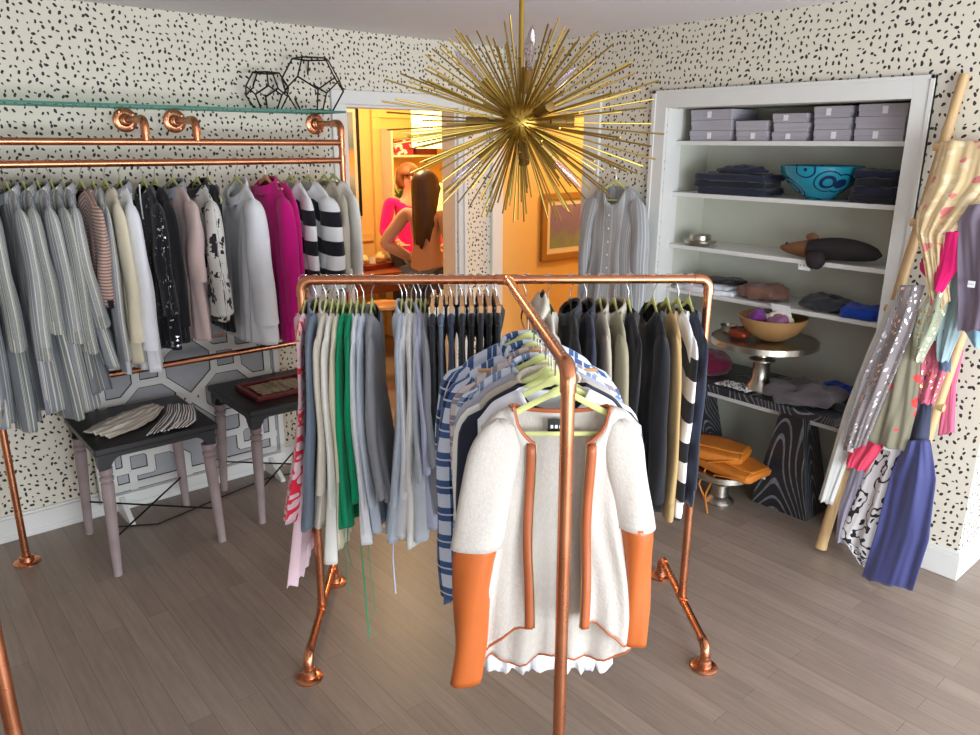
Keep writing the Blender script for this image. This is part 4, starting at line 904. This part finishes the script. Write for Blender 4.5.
# bags
def bag(c, rz, label, w_=.15, d_=.10, h_=.022, tilt=0):
    r = thing('leather_bag', label, 'bag', c, rz)
    blob(MB(), (0, 0, 0), w_, d_, h_, e=.35, na=.003, seed=4).build('body', m_bag, r, ang=0)
    P = [[V((x*w_*.98, y*d_*(1-.35*abs(x)**2) - (.0 if y > -.5 else 0), 2*h_+.005+.002*cos(x*4)) ) for x in [k/8-1 for k in range(17)]] for y in [1-.2*k for k in range(9)]]
    MB().grid(P).build('flap', m_bag, r, ang=0, solid=.004)
    MB().tube([(w_*.9, -d_*.3, h_*2), (w_*1.0, -d_*.9, h_*1.5), (w_*.6, -d_*1.15, h_), (w_*.1, -d_*1.1, -.0), (-.02, -d_*1.2, -H3*.65), (.04, -d_*1.5, -H3-.01)], .005, 8, flat=.4).build('strap', m_bag, r)
    return r
bz = H3+.003
bag((3.35, 2.09, bz+.046), -pi/2+.25, 'upper tan leather bag with flap on the low cake stand', .17, .115, .026)
bag((3.34, 1.985, bz), -pi/2-.15, 'lower tan leather bag with trailing strap on the low cake stand', .19, .12, .024)

# ------------------------------------------------------------------ bamboo ladder and scarves
l0 = V((3.236, 1.412, .024)); ld = V((.102, -.096, 1)); ofs = V((-.006, -.280, 0))
la = thing('bamboo_ladder', 'bamboo ladder draped with scarves leaning on the spotted wall', 'ladder', tuple(l0))
for k, o_ in enumerate((V((0, 0, 0)), ofs)):
    b = MB(); pts = []; rs = []; H = 2.07
    for i in range(70):
        z = H*i/69; f = (z+.11*k)/.31; nd = math.exp(-((f-round(f))*.31/.009)**2); pts.append(o_+ld*z); rs.append((.0245-.003*z)*(1+.14*nd))
    b.tube(pts, rs, 16); b.build('pole', m_bamboo, la)
for z in (.42, .78, 1.14, 1.50, 1.80):
    b = MB(); b.tube([ld*z+V((-.01, .03, 0)), ld*z+ofs*.5, ld*z+ofs+V((-.01, -.03, 0))], [.0165, .017, .0165], 12); b.build('rung', m_bamboo, la)
lnv = ld.cross(V((0, 1, 0))); lnv.normalize()
if lnv.x > 0: lnv = -lnv
def scarf(label, L_, R_, off, mat, folds=4, amp=.010, name='scarf', cat='scarf', off1=None, thick=.0015, seed=0):
    """hanging cloth between two measured side edges, in front of the ladder"""
    n = 40; m = 44; P = []; o1 = off if off1 is None else off1
    def pl(L, t):
        k = t*(len(L)-1); i = min(int(k), len(L)-2); s = k-i; return (L[i][0]+(L[i+1][0]-L[i][0])*s, L[i][1]+(L[i+1][1]-L[i][1])*s)
    for i in range(m+1):
        t = i/m; a = pl(L_, t); b = pl(R_, t); of = off+(o1-off)*t
        A_ = atp(*a, l0+lnv*of, lnv); B_ = atp(*b, l0+lnv*of, lnv); row = []
        for j in range(n+1):
            u = j/n; w = .5+.5*min(1, t*2)
            d = amp*w*(2.1*noise.noise(V((u*folds*1.15, t*1.3, seed*3.3+L_[0][0]*.11)))+.8*noise.noise(V((u*folds*2.6, t*2.2+seed, L_[0][1]*.17)))) + .014*sin(pi*u)
            row.append(A_.lerp(B_, u)+lnv*d+Z*(.004*sin(u*17+seed) if t > .9 else 0))
        P.append(row)
    if i: pass
    c = P[0][0].copy(); b = MB().grid(P)
    b.v = [(p[0]-c.x, p[1]-c.y, p[2]-c.z) for p in b.v]
    return tag(b.build(name, mat, loc=c, ang=0, solid=thick), label, cat)
scarf('long white gauze scarf along the left bamboo pole', [(890, 300), (868, 350), (845, 410), (830, 460), (818, 500)], [(902, 300), (884, 350), (866, 410), (850, 455), (832, 505)], .035, fab('white_gauze', (218, 220, 214)), 2, .008)
scarf('lavender grey sheer scarf hanging behind the black and white lace', [(862, 430), (850, 470), (838, 510), (836, 540)], [(880, 430), (870, 470), (858, 510), (850, 545)], .045, fab('lavender_grey_sheer', (160, 156, 176)), 2)
scarf('black and white lace print scarf near the ladder foot', [(880, 432), (866, 470), (850, 510), (840, 535), (860, 562)], [(908, 432), (905, 470), (892, 520), (876, 560), (868, 568)], .055, fab('lace_print', (216, 212, 212), 'vein', c2=(36, 36, 44), p=.045), 3)
scarf('coral pink tasselled scarf above the lace print scarf', [(858, 430), (850, 445), (846, 465)], [(890, 425), (885, 445), (866, 472)], .075, fab('coral_pink', (228, 74, 104)), 4, .008)
scarf('indigo blue sheer scarf reaching lowest on the ladder', [(906, 440), (892, 470), (876, 530), (860, 578)], [(930, 440), (936, 480), (930, 540), (914, 590)], .095, fab('indigo_sheer', (66, 70, 122), sheen=.4, rough=.6), 3, .014, seed=2)
scarf('dark slate silk scarf between khaki and pink scarves', [(918, 380), (912, 415), (905, 460)], [(936, 370), (932, 410), (926, 460)], .07, fab('dark_slate_silk', (66, 70, 92)), 2)
scarf('dusty pink scarf hanging right of the right bamboo pole', [(950, 350), (946, 385), (938, 436)], [(964, 350), (956, 385), (955, 432)], -.035, fab('dusty_pink', (206, 104, 136)), 2, .005)
scarf('rose pink scarf with gold sequins in the middle of the ladder', [(922, 340), (921, 370), (918, 402)], [(952, 345), (946, 375), (934, 405)], .085, fab('rose_gold_sequin', (204, 104, 128), 'sequin', c2=(236, 196, 140), p=.012), 3)
scarf('khaki scarf with coral flower print', [(908, 315), (896, 350), (880, 400), (866, 440)], [(920, 315), (921, 360), (916, 410), (906, 452)], .10, fab('khaki_coral_print', (136, 130, 110), 'patch', c2=(226, 76, 70), p=.11), 3, .012)
scarf('taupe scarf strewn with silver sequins', [(900, 285), (884, 330), (864, 375), (846, 430), (842, 452)], [(926, 285), (914, 330), (900, 365), (882, 405), (866, 445)], .12, fab('taupe_silver_sequin', (140, 132, 132), 'sequin', c2=(225, 225, 235), p=.013), 3, .012)
scarf('pale aqua scarf beside the mauve shawl', [(950, 262), (944, 300), (936, 335), (937, 360)], [(968, 262), (970, 300), (960, 335), (948, 362)], .11, fab('pale_aqua', (150, 172, 176)), 3)
scarf('slate tipped scarf end below the pale aqua scarf', [(938, 330), (938, 350), (939, 369)], [(952, 330), (952, 350), (951, 372)], .095, fab('slate_tip', (92, 104, 130)), 1, .004)
scarf('sage green scarf edged with gold sequins', [(936, 280), (920, 310), (913, 335), (914, 360)], [(950, 280), (946, 310), (934, 340), (922, 363)], .135, fab('sage_gold_sequin', (166, 172, 150), 'sequin', c2=(232, 222, 170), p=.010), 2)
scarf('bright magenta scarf with pointed end on the ladder', [(946, 232), (938, 258), (934, 275), (934, 290)], [(962, 232), (961, 250), (957, 270), (942, 293)], .15, fab('bright_magenta_silk', (222, 24, 108)), 2, .008)
scarf('small magenta scarf tip left of the bright magenta scarf', [(920, 262), (920, 270), (927, 279)], [(930, 262), (932, 272), (931, 281)], .11, fab('bright_magenta_silk', (222, 24, 108)), 1, .004)
fg = fab('cream_pink_gauze', (222, 196, 150), 'gauze', c2=(232, 214, 176), c3=(222, 130, 130), p=.05)
scarf('cream and pink gauze scarf wrapped over the top of the ladder', [(940, 141), (928, 185), (915, 215), (915, 232), (924, 262), (934, 318)], [(1010, 141), (1000, 180), (972, 212), (950, 238), (948, 262), (952, 300)], .125, fg, 6, .014)
scarf('mauve grey shawl hanging at the right edge of the ladder', [(968, 205), (957, 222), (957, 262), (958, 300), (956, 332)], [(1004, 203), (1012, 222), (1014, 262), (1014, 300), (1000, 330)], .165, fab('mauve_grey_shawl', (128, 116, 132)), 3, .014)
scarf('light blue scarf tip below the mauve shawl', [(960, 312), (964, 330), (974, 347)], [(996, 310), (992, 328), (982, 348)], .13, fab('light_blue_silk', (138, 172, 196)), 2, .005)
tg = atp(972, 281, l0+lnv*.20, lnv); ptag(tuple(tg), .024, .024, 'small white tag pinned on the mauve shawl', lines=True)
tg = atp(851, 442, l0+lnv*.105, lnv); ptag(tuple(tg), .028, .045, 'white tag on the coral pink tasselled scarf', lines=False)
tg = atp(888, 446, l0+lnv*.09, lnv); ptag(tuple(tg), .035, .02, 'pale blue-white tag above the lace print scarf', lines=False)

# ------------------------------------------------------------------ rooms behind
bt = at(375, 268, 'z', .78); TX, TY = bt.x+.02, bt.y+.12
tb = thing('display_table', 'brown wooden display table in the back room holding a red tray', 'table', (TX, TY, 0))
MB().box((-.55, -.38, .74), (.55, .38, .775)).build('table_top', m_brownw, tb, smooth=False, bev=.004)
MB().box((-.50, -.33, .60), (.50, .33, .74)).build('apron', m_brownw, tb, smooth=False)
for sx in (-1, 1):
    for sy in (-1, 1): MB().lathe([(.022, 0), (.03, .3), (.034, .6)], n=12).build('leg', m_brownw, tb, loc=(sx*.46, sy*.29, 0))
def onT(px, py, z=.776): p = at(px, py, 'z', z); return p
p = onT(374, 268); tr = thing('display_tray', 'dark red box tray with shells on the back room table', 'tray', (p.x, p.y, .776), .15)
MB().box((-.17, -.10, 0), (.17, .10, .045)).build('tray_box', m_redw, tr, smooth=False, bev=.003)
p2 = p
m_shell = pm('cream_shell', (238, 206, 150), .5, var=.1, bscale=30, bstr=.3)
lump('seashell', 'left cream shell ornament on the red tray', 'shell', (p.x-.10, p.y+.0, .822), (.045, .045, .035), m_shell, e=1, na=.008, seed=31)
lump('seashell', 'right larger cream shell ornament on the red tray', 'shell', (p.x+.07, p.y-.01, .822), (.055, .05, .042), m_shell, e=1, na=.014, seed=32)
ptag((p.x-.05, p.y-.06, .885), .055, .06, 'white card between the shells on the red tray', rz=-.9+pi/2, lines=False)
p = onT(398, 262); tag(MB().box((-.08, -.06, 0), (.08, .06, .035)).build('jewellery_box', m_redw, smooth=False, bev=.004, loc=(p.x, p.y, .776)), 'flat dark red jewellery box behind the tray, beside the woman', 'box')
# stool seen below the crossbar
p = at(385, 303, 'z', .62); st = thing('round_stool', 'round light wood stool in front of the back room table', 'stool', (p.x, p.y, 0))
MB().lathe([(0, .585), (.13, .585), (.15, .595), (.15, .612), (.14, .62), (0, .62)], n=36).build('seat', m_wood_h, st)
for a in (.4, 1.97, 3.54, 5.1): MB().tube([(.10*cos(a), .10*sin(a), .59), (.17*cos(a), .17*sin(a), .0)], .012, 10).build('leg', m_brownw, st)
# framed picture on the back wall of the back room
def frame(name, label, xa, xb, za, zb, Y, fw_, fm, mat, mtt, glass=True):
    r = thing(name, label, 'picture', ((xa+xb)/2, Y, (za+zb)/2)); hx, hz = (xb-xa)/2, (zb-za)/2
    b = MB(); [b.box(p, q) for p, q in (((-hx, -.03, -hz), (hx, 0, -hz+fw_)), ((-hx, -.03, hz-fw_), (hx, 0, hz)), ((-hx, -.03, -hz+fw_), (-hx+fw_, 0, hz-fw_)), ((hx-fw_, -.03, -hz+fw_), (hx, 0, hz-fw_)))]; b.build('frame', fm, r, smooth=False, bev=.003)
    MB().box((-hx+fw_, -.014, -hz+fw_), (hx-fw_, -.004, hz-fw_)).build('mount', mtt, r, smooth=False)
    mw = min(hx, hz)*.16; MB().box((-hx+fw_+mw, -.016, -hz+fw_+mw), (hx-fw_-mw, -.0142, hz-fw_-mw)).build('image_area', mat, r, smooth=False)
m_mount = pm('cream_mount', (226, 214, 186), .8, var=.02, bstr=0)
xa, xb = at(322, 150, 'y', 6.29).x, at(359, 150, 'y', 6.29).x
frame('framed_print', 'tall black-framed blue and orange print on the back room wall', xa, xb, at(358, 216, 'y', 6.29).z, at(358, 106, 'y', 6.29).z, 6.2995, .025, m_iron, paintpic('blue_orange_print', [(110, 120, 130), (150, 160, 165), (214, 150, 70), (96, 110, 128), (130, 140, 150)], 4), m_mount)
zb_, zt_ = at(545, 262, 'y', 4.06).z, at(545, 198, 'y', 4.06).z
xq = at(541, 230, 'y', 4.09).x
frame('framed_painting', 'gilt-framed purple and green landscape painting in the side room', xq, xq+.75, zb_, zt_+.03, YL+.14, .05, pm('gilt_wood', (176, 132, 66), .4, .3, var=.15), paintpic('lavender_landscape', [(110, 132, 90), (130, 150, 110), (128, 112, 150), (140, 116, 156), (190, 176, 196)], 12), m_mount)
# shelf niche with boxes behind the people
ws = thing('corner_shelf', 'cream wall shelf in the back room carrying a patterned box', 'shelf', (4.30, 6.1, 0))
for z in (1.72, 1.25, .85): MB().box((-.30, -.02, z-.02), (.40, .155, z)).build('shelf_board', m_mount, ws, smooth=False, bev=.002)
MB().box((-.32, -.02, .0), (-.30, .155, 1.95)).build('side_panel', m_mount, ws, smooth=False)
f_ptn = fab('red_white_pattern', (196, 44, 66), 'floral', c2=(236, 206, 206), p=.05)
pb = at(391, 152, 'y', 6.13); tag(MB().box((-.10, -.06, 0), (.10, .06, .14)).build('patterned_box', f_ptn, smooth=False, bev=.004, loc=(4.14, 6.16, 1.7205)), 'pink and white patterned box on the top of the corner shelf', 'box')
tag(MB().box((-.12, -.06, 0), (.12, .06, .17)).build('red_box', m_redw, smooth=False, bev=.004, loc=(4.40, 6.17, 1.7205)), 'dark red box right of the patterned box on the corner shelf', 'box')
pt = thing('potted_plant', 'small potted plant on the middle board of the corner shelf', 'plant', (4.10, 6.14, 1.2505)); MB().lathe([(.03, 0), (.04, .07), (.036, .07), (.0, .06)], n=20).build('pot', m_mount, pt)
lf = MB()
for i in range(16):
    a = i*2.4; h_ = .10+.05*(i % 3); lf.grid([[V((cos(a)*r_*s+sin(a)*w_, sin(a)*r_*s-cos(a)*w_, .06+h_*s-(.05*s*s))) for w_ in (-.012*sin(pi*min(.98, s+.05)), .012*sin(pi*min(.98, s+.05)))] for s, r_ in [(k/5, .08) for k in range(6)]])
lf.build('leaves', pm('leaf_green', (96, 132, 52), .5, var=.2), pt, solid=.001)
# hanging capiz lamp
m_cap = pm('capiz_shell_glow', (250, 236, 170), .3, var=.05, bstr=0, emis=(255, 226, 130), es=2.6)
lx = at(431, 130, 'y', 5.75); lp = thing('shell_pendant_lamp', 'bright hanging pendant lamp of shell discs in the back room', 'lamp', (lx.x, 5.75, lx.z))
b = MB(); rnd2 = random.Random(3)
for tier in range(9):
    for k in range(26):
        a = 2*pi*(k+.5*(tier % 2))/26; c = V((.17*cos(a), .17*sin(a), .15-tier*.036)); t_ = V((-sin(a), cos(a), 0)); n_ = V((cos(a), sin(a), 0)); b.obox(c+n_*rnd2.uniform(-.004, .004), t_*.017, Z*.020, n_*.0008)
b.build('shell_discs', m_cap, lp, smooth=False)
b = MB(); b.tube([V((.17*cos(a), .17*sin(a), .175)) for a in [2*pi*i/30 for i in range(30)]], .004, 8, closed=True); b.tube([(-.17, 0, .175), (.17, 0, .175)], .003, 6); b.build('ring_frame', m_brass, lp)
MB().tube([(0, 0, .175), (0, 0, CZ-lx.z-.001)], .004, 8).build('cord', m_brass, lp)
MB().lathe([(0, -.06), (.035, -.045), (.05, 0), (.035, .045), (.015, .08), (0, .085)], n=20).build('bulb', pm('lit_bulb', (255, 240, 200), .4, emis=(255, 210, 120), es=14), lp)
# floor lamp behind the woman
fx_ = at(441, 210, 'y', 5.3); fl = thing('floor_lamp', 'tall floor lamp with glowing cream shade behind the woman', 'lamp', (fx_.x+.03, 5.3, 0))
MB().lathe([(.13, 0), (.13, .012), (.02, .02), (.012, .04), (.012, 1.2)], n=24).build('stand', m_brass, fl)
MB().lathe([(.14, 1.12), (.08, 1.50), (.078, 1.50), (.138, 1.12)], n=28).build('lamp_shade', pm('glowing_cream_shade', (250, 220, 150), .7, emis=(255, 190, 96), es=1.6), fl)
# counter beside the woman
p = at(450, 262, 'y', 5.0); tbl = thing('side_counter', 'cream side counter at the right of the woman in the back room', 'counter', (p.x+.12, 4.95, 0))
MB().box((-.22, -.3, .84), (.22, .3, .87)).build('counter_top', m_brownw, tbl, smooth=False); MB().box((-.2, -.28, 0), (.2, .28, .84)).build('cabinet_body', m_mount, tbl, smooth=False)
tag(MB().box((-.08, -.06, 0), (.08, .06, .03)).build('dark_tray', m_redw, smooth=False, loc=(p.x+.06, 4.80, .8705)), 'small dark tray on the cream side counter', 'tray')

# ------------------------------------------------------------------ people
def skel(name, J, E_, root, mat, parent, sub=2):
    keys = list(J); me = bpy.data.meshes.new(name); me.from_pydata([J[k][0] for k in keys], [(keys.index(a), keys.index(b)) for a, b in E_], [])
    o = bpy.data.objects.new(name, me); C.objects.link(o); o.parent = parent; me.materials.append(mat)
    bm = bmesh.new(); bm.from_mesh(me); ly = bm.verts.layers.skin.verify(); bm.verts.ensure_lookup_table()
    for i, k in enumerate(keys): r_ = J[k][1]; bm.verts[i][ly].radius = r_ if isinstance(r_, tuple) else (r_, r_); bm.verts[i][ly].use_root = (k == root)
    bm.to_mesh(me); bm.free()
    m_ = o.modifiers.new('skin', 'SKIN'); m_.use_smooth_shade = True; m_.branch_smoothing = .6
    s_ = o.modifiers.new('sub', 'SUBSURF'); s_.levels = sub; s_.render_levels = sub
    return o
def person(label, loc, az, Ls, hairmat, topmat, pantmat, la_, ra_, hairlen, hs=1.0):
    """local frame: x right, y forward, z up"""
    r = thing('person', label, 'person', loc, az-pi/2)
    J = {'pel': ((0, 0, .93), (.13, .10)), 'waist': ((0, .005, 1.07), (.105, .08)), 'chest': ((0, 0, 1.24), (.125, .09)), 'nkb': ((0, -.01, 1.375), (.07, .06)), 'nk': ((0, .0, 1.43), .046), 'jaw': ((0, .018, 1.485), (.055, .06)), 'hd': ((0, .01, 1.555), (.072, .088)), 'top': ((0, .0, 1.615), (.058, .07))}
    E_ = [('pel', 'waist'), ('waist', 'chest'), ('chest', 'nkb'), ('nkb', 'nk'), ('nk', 'jaw'), ('jaw', 'hd'), ('hd', 'top')]
    for s, (el, wr) in ((-1, la_), (1, ra_)):
        n = 'L' if s < 0 else 'R'; sh = V((s*.165, -.005, 1.345)); el = V(el); wr = V(wr); d = (wr-el).normalized()
        J.update({n+'c': ((s*.09, 0, 1.335), .06), n+'s': (tuple(sh), .052), n+'u': (tuple(sh.lerp(el, .5)), .044), n+'e': (tuple(el), .036), n+'f': (tuple(el.lerp(wr, .4)), .036), n+'w': (tuple(wr), .025), n+'p': (tuple(wr+d*.06), (.034, .016))})
        E_ += [('chest', n+'c'), (n+'c', n+'s'), (n+'s', n+'u'), (n+'u', n+'e'), (n+'e', n+'f'), (n+'f', n+'w'), (n+'w', n+'p')]
        side = d.cross(V((0, 0, 1))); side = side.normalized() if side.length > .1 else V((1, 0, 0)); dn = d.cross(side)
        for k in range(4):
            b0 = wr+d*.085+side*(k-1.5)*.019; J[n+'g%d' % k] = (tuple(b0), .0095); J[n+'h%d' % k] = (tuple(b0+d*(.035-.004*abs(k-1.5))-dn*.008), .0085); J[n+'i%d' % k] = (tuple(b0+d*(.060-.006*abs(k-1.5))-dn*.022), .0075)
            E_ += [(n+'p', n+'g%d' % k), (n+'g%d' % k, n+'h%d' % k), (n+'h%d' % k, n+'i%d' % k)]
        J[n+'t'] = (tuple(wr+d*.035+side*.035), .010); J[n+'t2'] = (tuple(wr+d*.07+side*.05), .009); E_ += [(n+'p', n+'t'), (n+'t', n+'t2')]
        J.update({n+'hip': ((s*.085, 0, .86), .09), n+'kn': ((s*.10, .02, .48), .056), n+'cf': ((s*.10, -.01, .33), .052), n+'an': ((s*.105, -.02, .09), .036), n+'to': ((s*.115, .14, .035), (.035, .028))})
        E_ += [('pel', n+'hip'), (n+'hip', n+'kn'), (n+'kn', n+'cf'), (n+'cf', n+'an'), (n+'an', n+'to')]
    bd = skel('body', J, E_, 'pel', m_skin, r)
    # face: nose, eyes, lips
    blob(MB(), (0, .098, 1.535), .011, .016, .022, e=1, na=0, flat=False).build('nose', m_skin, bd, ang=0)
    for s in (-1, 1):
        blob(MB(), (s*.029, .084, 1.557), .012, .007, .006, e=1, na=0, flat=False).build('eye', m_blk, bd, ang=0)
        blob(MB(), (s*.076, .005, 1.548), .008, .016, .028, e=1, na=0, flat=False).build('ear', m_skin, bd, ang=0)
    blob(MB(), (0, .090, 1.503), .021, .006, .006, e=1, na=0, flat=False).build('mouth', pm('lips', (178, 82, 76), .5, bstr=0), bd, ang=0)
    # clothing
    T_ = {}
    for k in ('waist', 'chest', 'nkb'): p, q = J[k]; T_[k] = (p, tuple(x+(.022 if k != 'nkb' else .012) for x in q))
    T_['hem'] = ((0, 0, .80), (.158, .128)); T_['hip'] = ((0, 0, .93), (.150, .120)); te = [('hem', 'hip'), ('hip', 'waist'), ('waist', 'chest'), ('chest', 'nkb')]
    for n in 'LR':
        for k in ('c', 's', 'u', 'e', 'f'): p, q = J[n+k]; T_[n+k] = (p, q+.013)
        p, q = J[n+'w']; T_[n+'w'] = (p, q+.014); te += [('chest', n+'c'), (n+'c', n+'s'), (n+'s', n+'u'), (n+'u', n+'e'), (n+'e', n+'f'), (n+'f', n+'w')]
    skel('sweater', T_, te, 'chest', topmat, r)
    Pn = {'pel': ((0, 0, .93), (.142, .112))}; pe = []
    for n in 'LR':
        for k in ('hip', 'kn', 'cf'): p, q = J[n+k]; Pn[n+k] = (p, q+.012)
        Pn[n+'an'] = (J[n+'an'][0], .05); pe += [('pel', n+'hip'), (n+'hip', n+'kn'), (n+'kn', n+'cf'), (n+'cf', n+'an')]
    skel('trousers', Pn, pe, 'pel', pantmat, r)
    for n in 'LR':
        p = J[n+'to'][0]; blob(MB(), (p[0]-.004, .055, .0), .044, .125, .035, e=.8, na=0).build('shoe', m_blk, r, ang=0)
    # hair: cap over the skull, falling down the back
    P = []; K = 36; M_ = 30
    for i in range(M_+1):
        t = i/M_; row = []
        for j in range(K):
            a = 2*pi*j/K; back = max(0, -sin(a))    # sin<0 is the back
            if t < .42: ph = t/.42*pi*.52; rr = sin(ph); z = 1.568+.098*cos(ph)
            else: s = (t-.42)/.58; rr = 1-.22*s*s+ .10*sin(s*pi); ln = (.10+(hairlen-.10)*smooth(-.25, .55, -sin(a)+.1)); z = 1.56-ln*s-(.035*sin(a*4+1)+.02*sin(a*9))*s*s*(1 if hairlen > .2 else 0)
            x = .098*rr*cos(a); y = -.004+.112*rr*sin(a)
            if t >= .42: y = y if sin(a) < 0 else y*(1-.45*s); y -= .02*s*(1 if hairlen > .2 else 0); x += .018*sin(s*3)*(1 if hairlen > .2 else 0); y = min(y, .03+.02*(1-s))
            w_ = (.004*sin(a*9+t*6)+.003*sin(a*23+t*3))*min(1, t*3)
            row.append(V((x*(1+w_*8), y*(1+w_*6), z)))
        P.append(row)
    MB().grid(P, closed=True).build('hair', hairmat, r, ang=0, solid=.006)
    r.scale = (hs, hs, hs); return r
wm = at(425, 170, 'y', 4.78)
person('woman with long dark brown hair in a tan sweater, back to the viewer', (wm.x, wm.y, 0), radians(22), 0, m_hair, fab('tan_sweater', (192, 148, 128)), m_jean,
       ((-.34, -.10, 1.10), (-.17, .04, .98)), ((.21, .02, 1.09), (.22, .30, 1.03)), .44, wm.z/1.665)
pp = at(408, 170, 'y', 5.62)
person('person in a magenta top facing the viewer behind the dark-haired woman', (pp.x, 5.62, 0), radians(250), 0, m_hair2, fab('hot_pink_top', (236, 20, 130)), m_jean,
       ((-.24, .02, 1.08), (-.20, .20, .98)), ((.24, .04, 1.08), (.16, .22, 1.02)), .12)
# ------------------------------------------------------------------ light
W = bpy.data.worlds.new('world'); sc.world = W; W.use_nodes = True
W.node_tree.nodes['Background'].inputs[0].default_value = (.86, .93, 1, 1); W.node_tree.nodes['Background'].inputs[1].default_value = .9
def area(name, loc, target, sx, sy, e, col=(1, 1, 1)):
    l = bpy.data.lights.new(name, 'AREA'); l.shape = 'RECTANGLE'; l.size = sx; l.size_y = sy; l.energy = e; l.color = col
    o = bpy.data.objects.new(name, l); C.objects.link(o); o.location = loc
    o.rotation_euler = (V(target)-V(loc)).to_track_quat('-Z', 'Y').to_euler(); return o
area('shop_window_light', (1.5, -2.1, 1.05), (2.1, 2.0, -.2), 3.2, 1.5, 175, (.86, .93, 1))
area('passage_window_light', (4.6, -1.6, 1.2), (3.0, 2.0, .5), 2.2, 1.6, 55, (.86, .93, 1))
area('left_fill_light', (-1.6, -1.2, 1.1), (1.3, 2.0, .1), 1.8, 1.4, 20, (.88, .94, 1))  # added fill from behind left to lift the grey clothes, not a window
def point(name, loc, e, col, r=.1):
    l = bpy.data.lights.new(name, 'POINT'); l.energy = e; l.color = col; l.shadow_soft_size = r
    o = bpy.data.objects.new(name, l); C.objects.link(o); o.location = loc
point('back_room_light', (3.4, 5.2, 2.25), 42, (1, .72, .38)); point('side_room_light', (4.6, 3.4, 2.1), 26, (1, .68, .32))
vs = sc.view_settings; vs.view_transform = 'Standard'; vs.look = 'None'; vs.exposure = .38; vs.gamma = 1; vs.use_curve_mapping = False
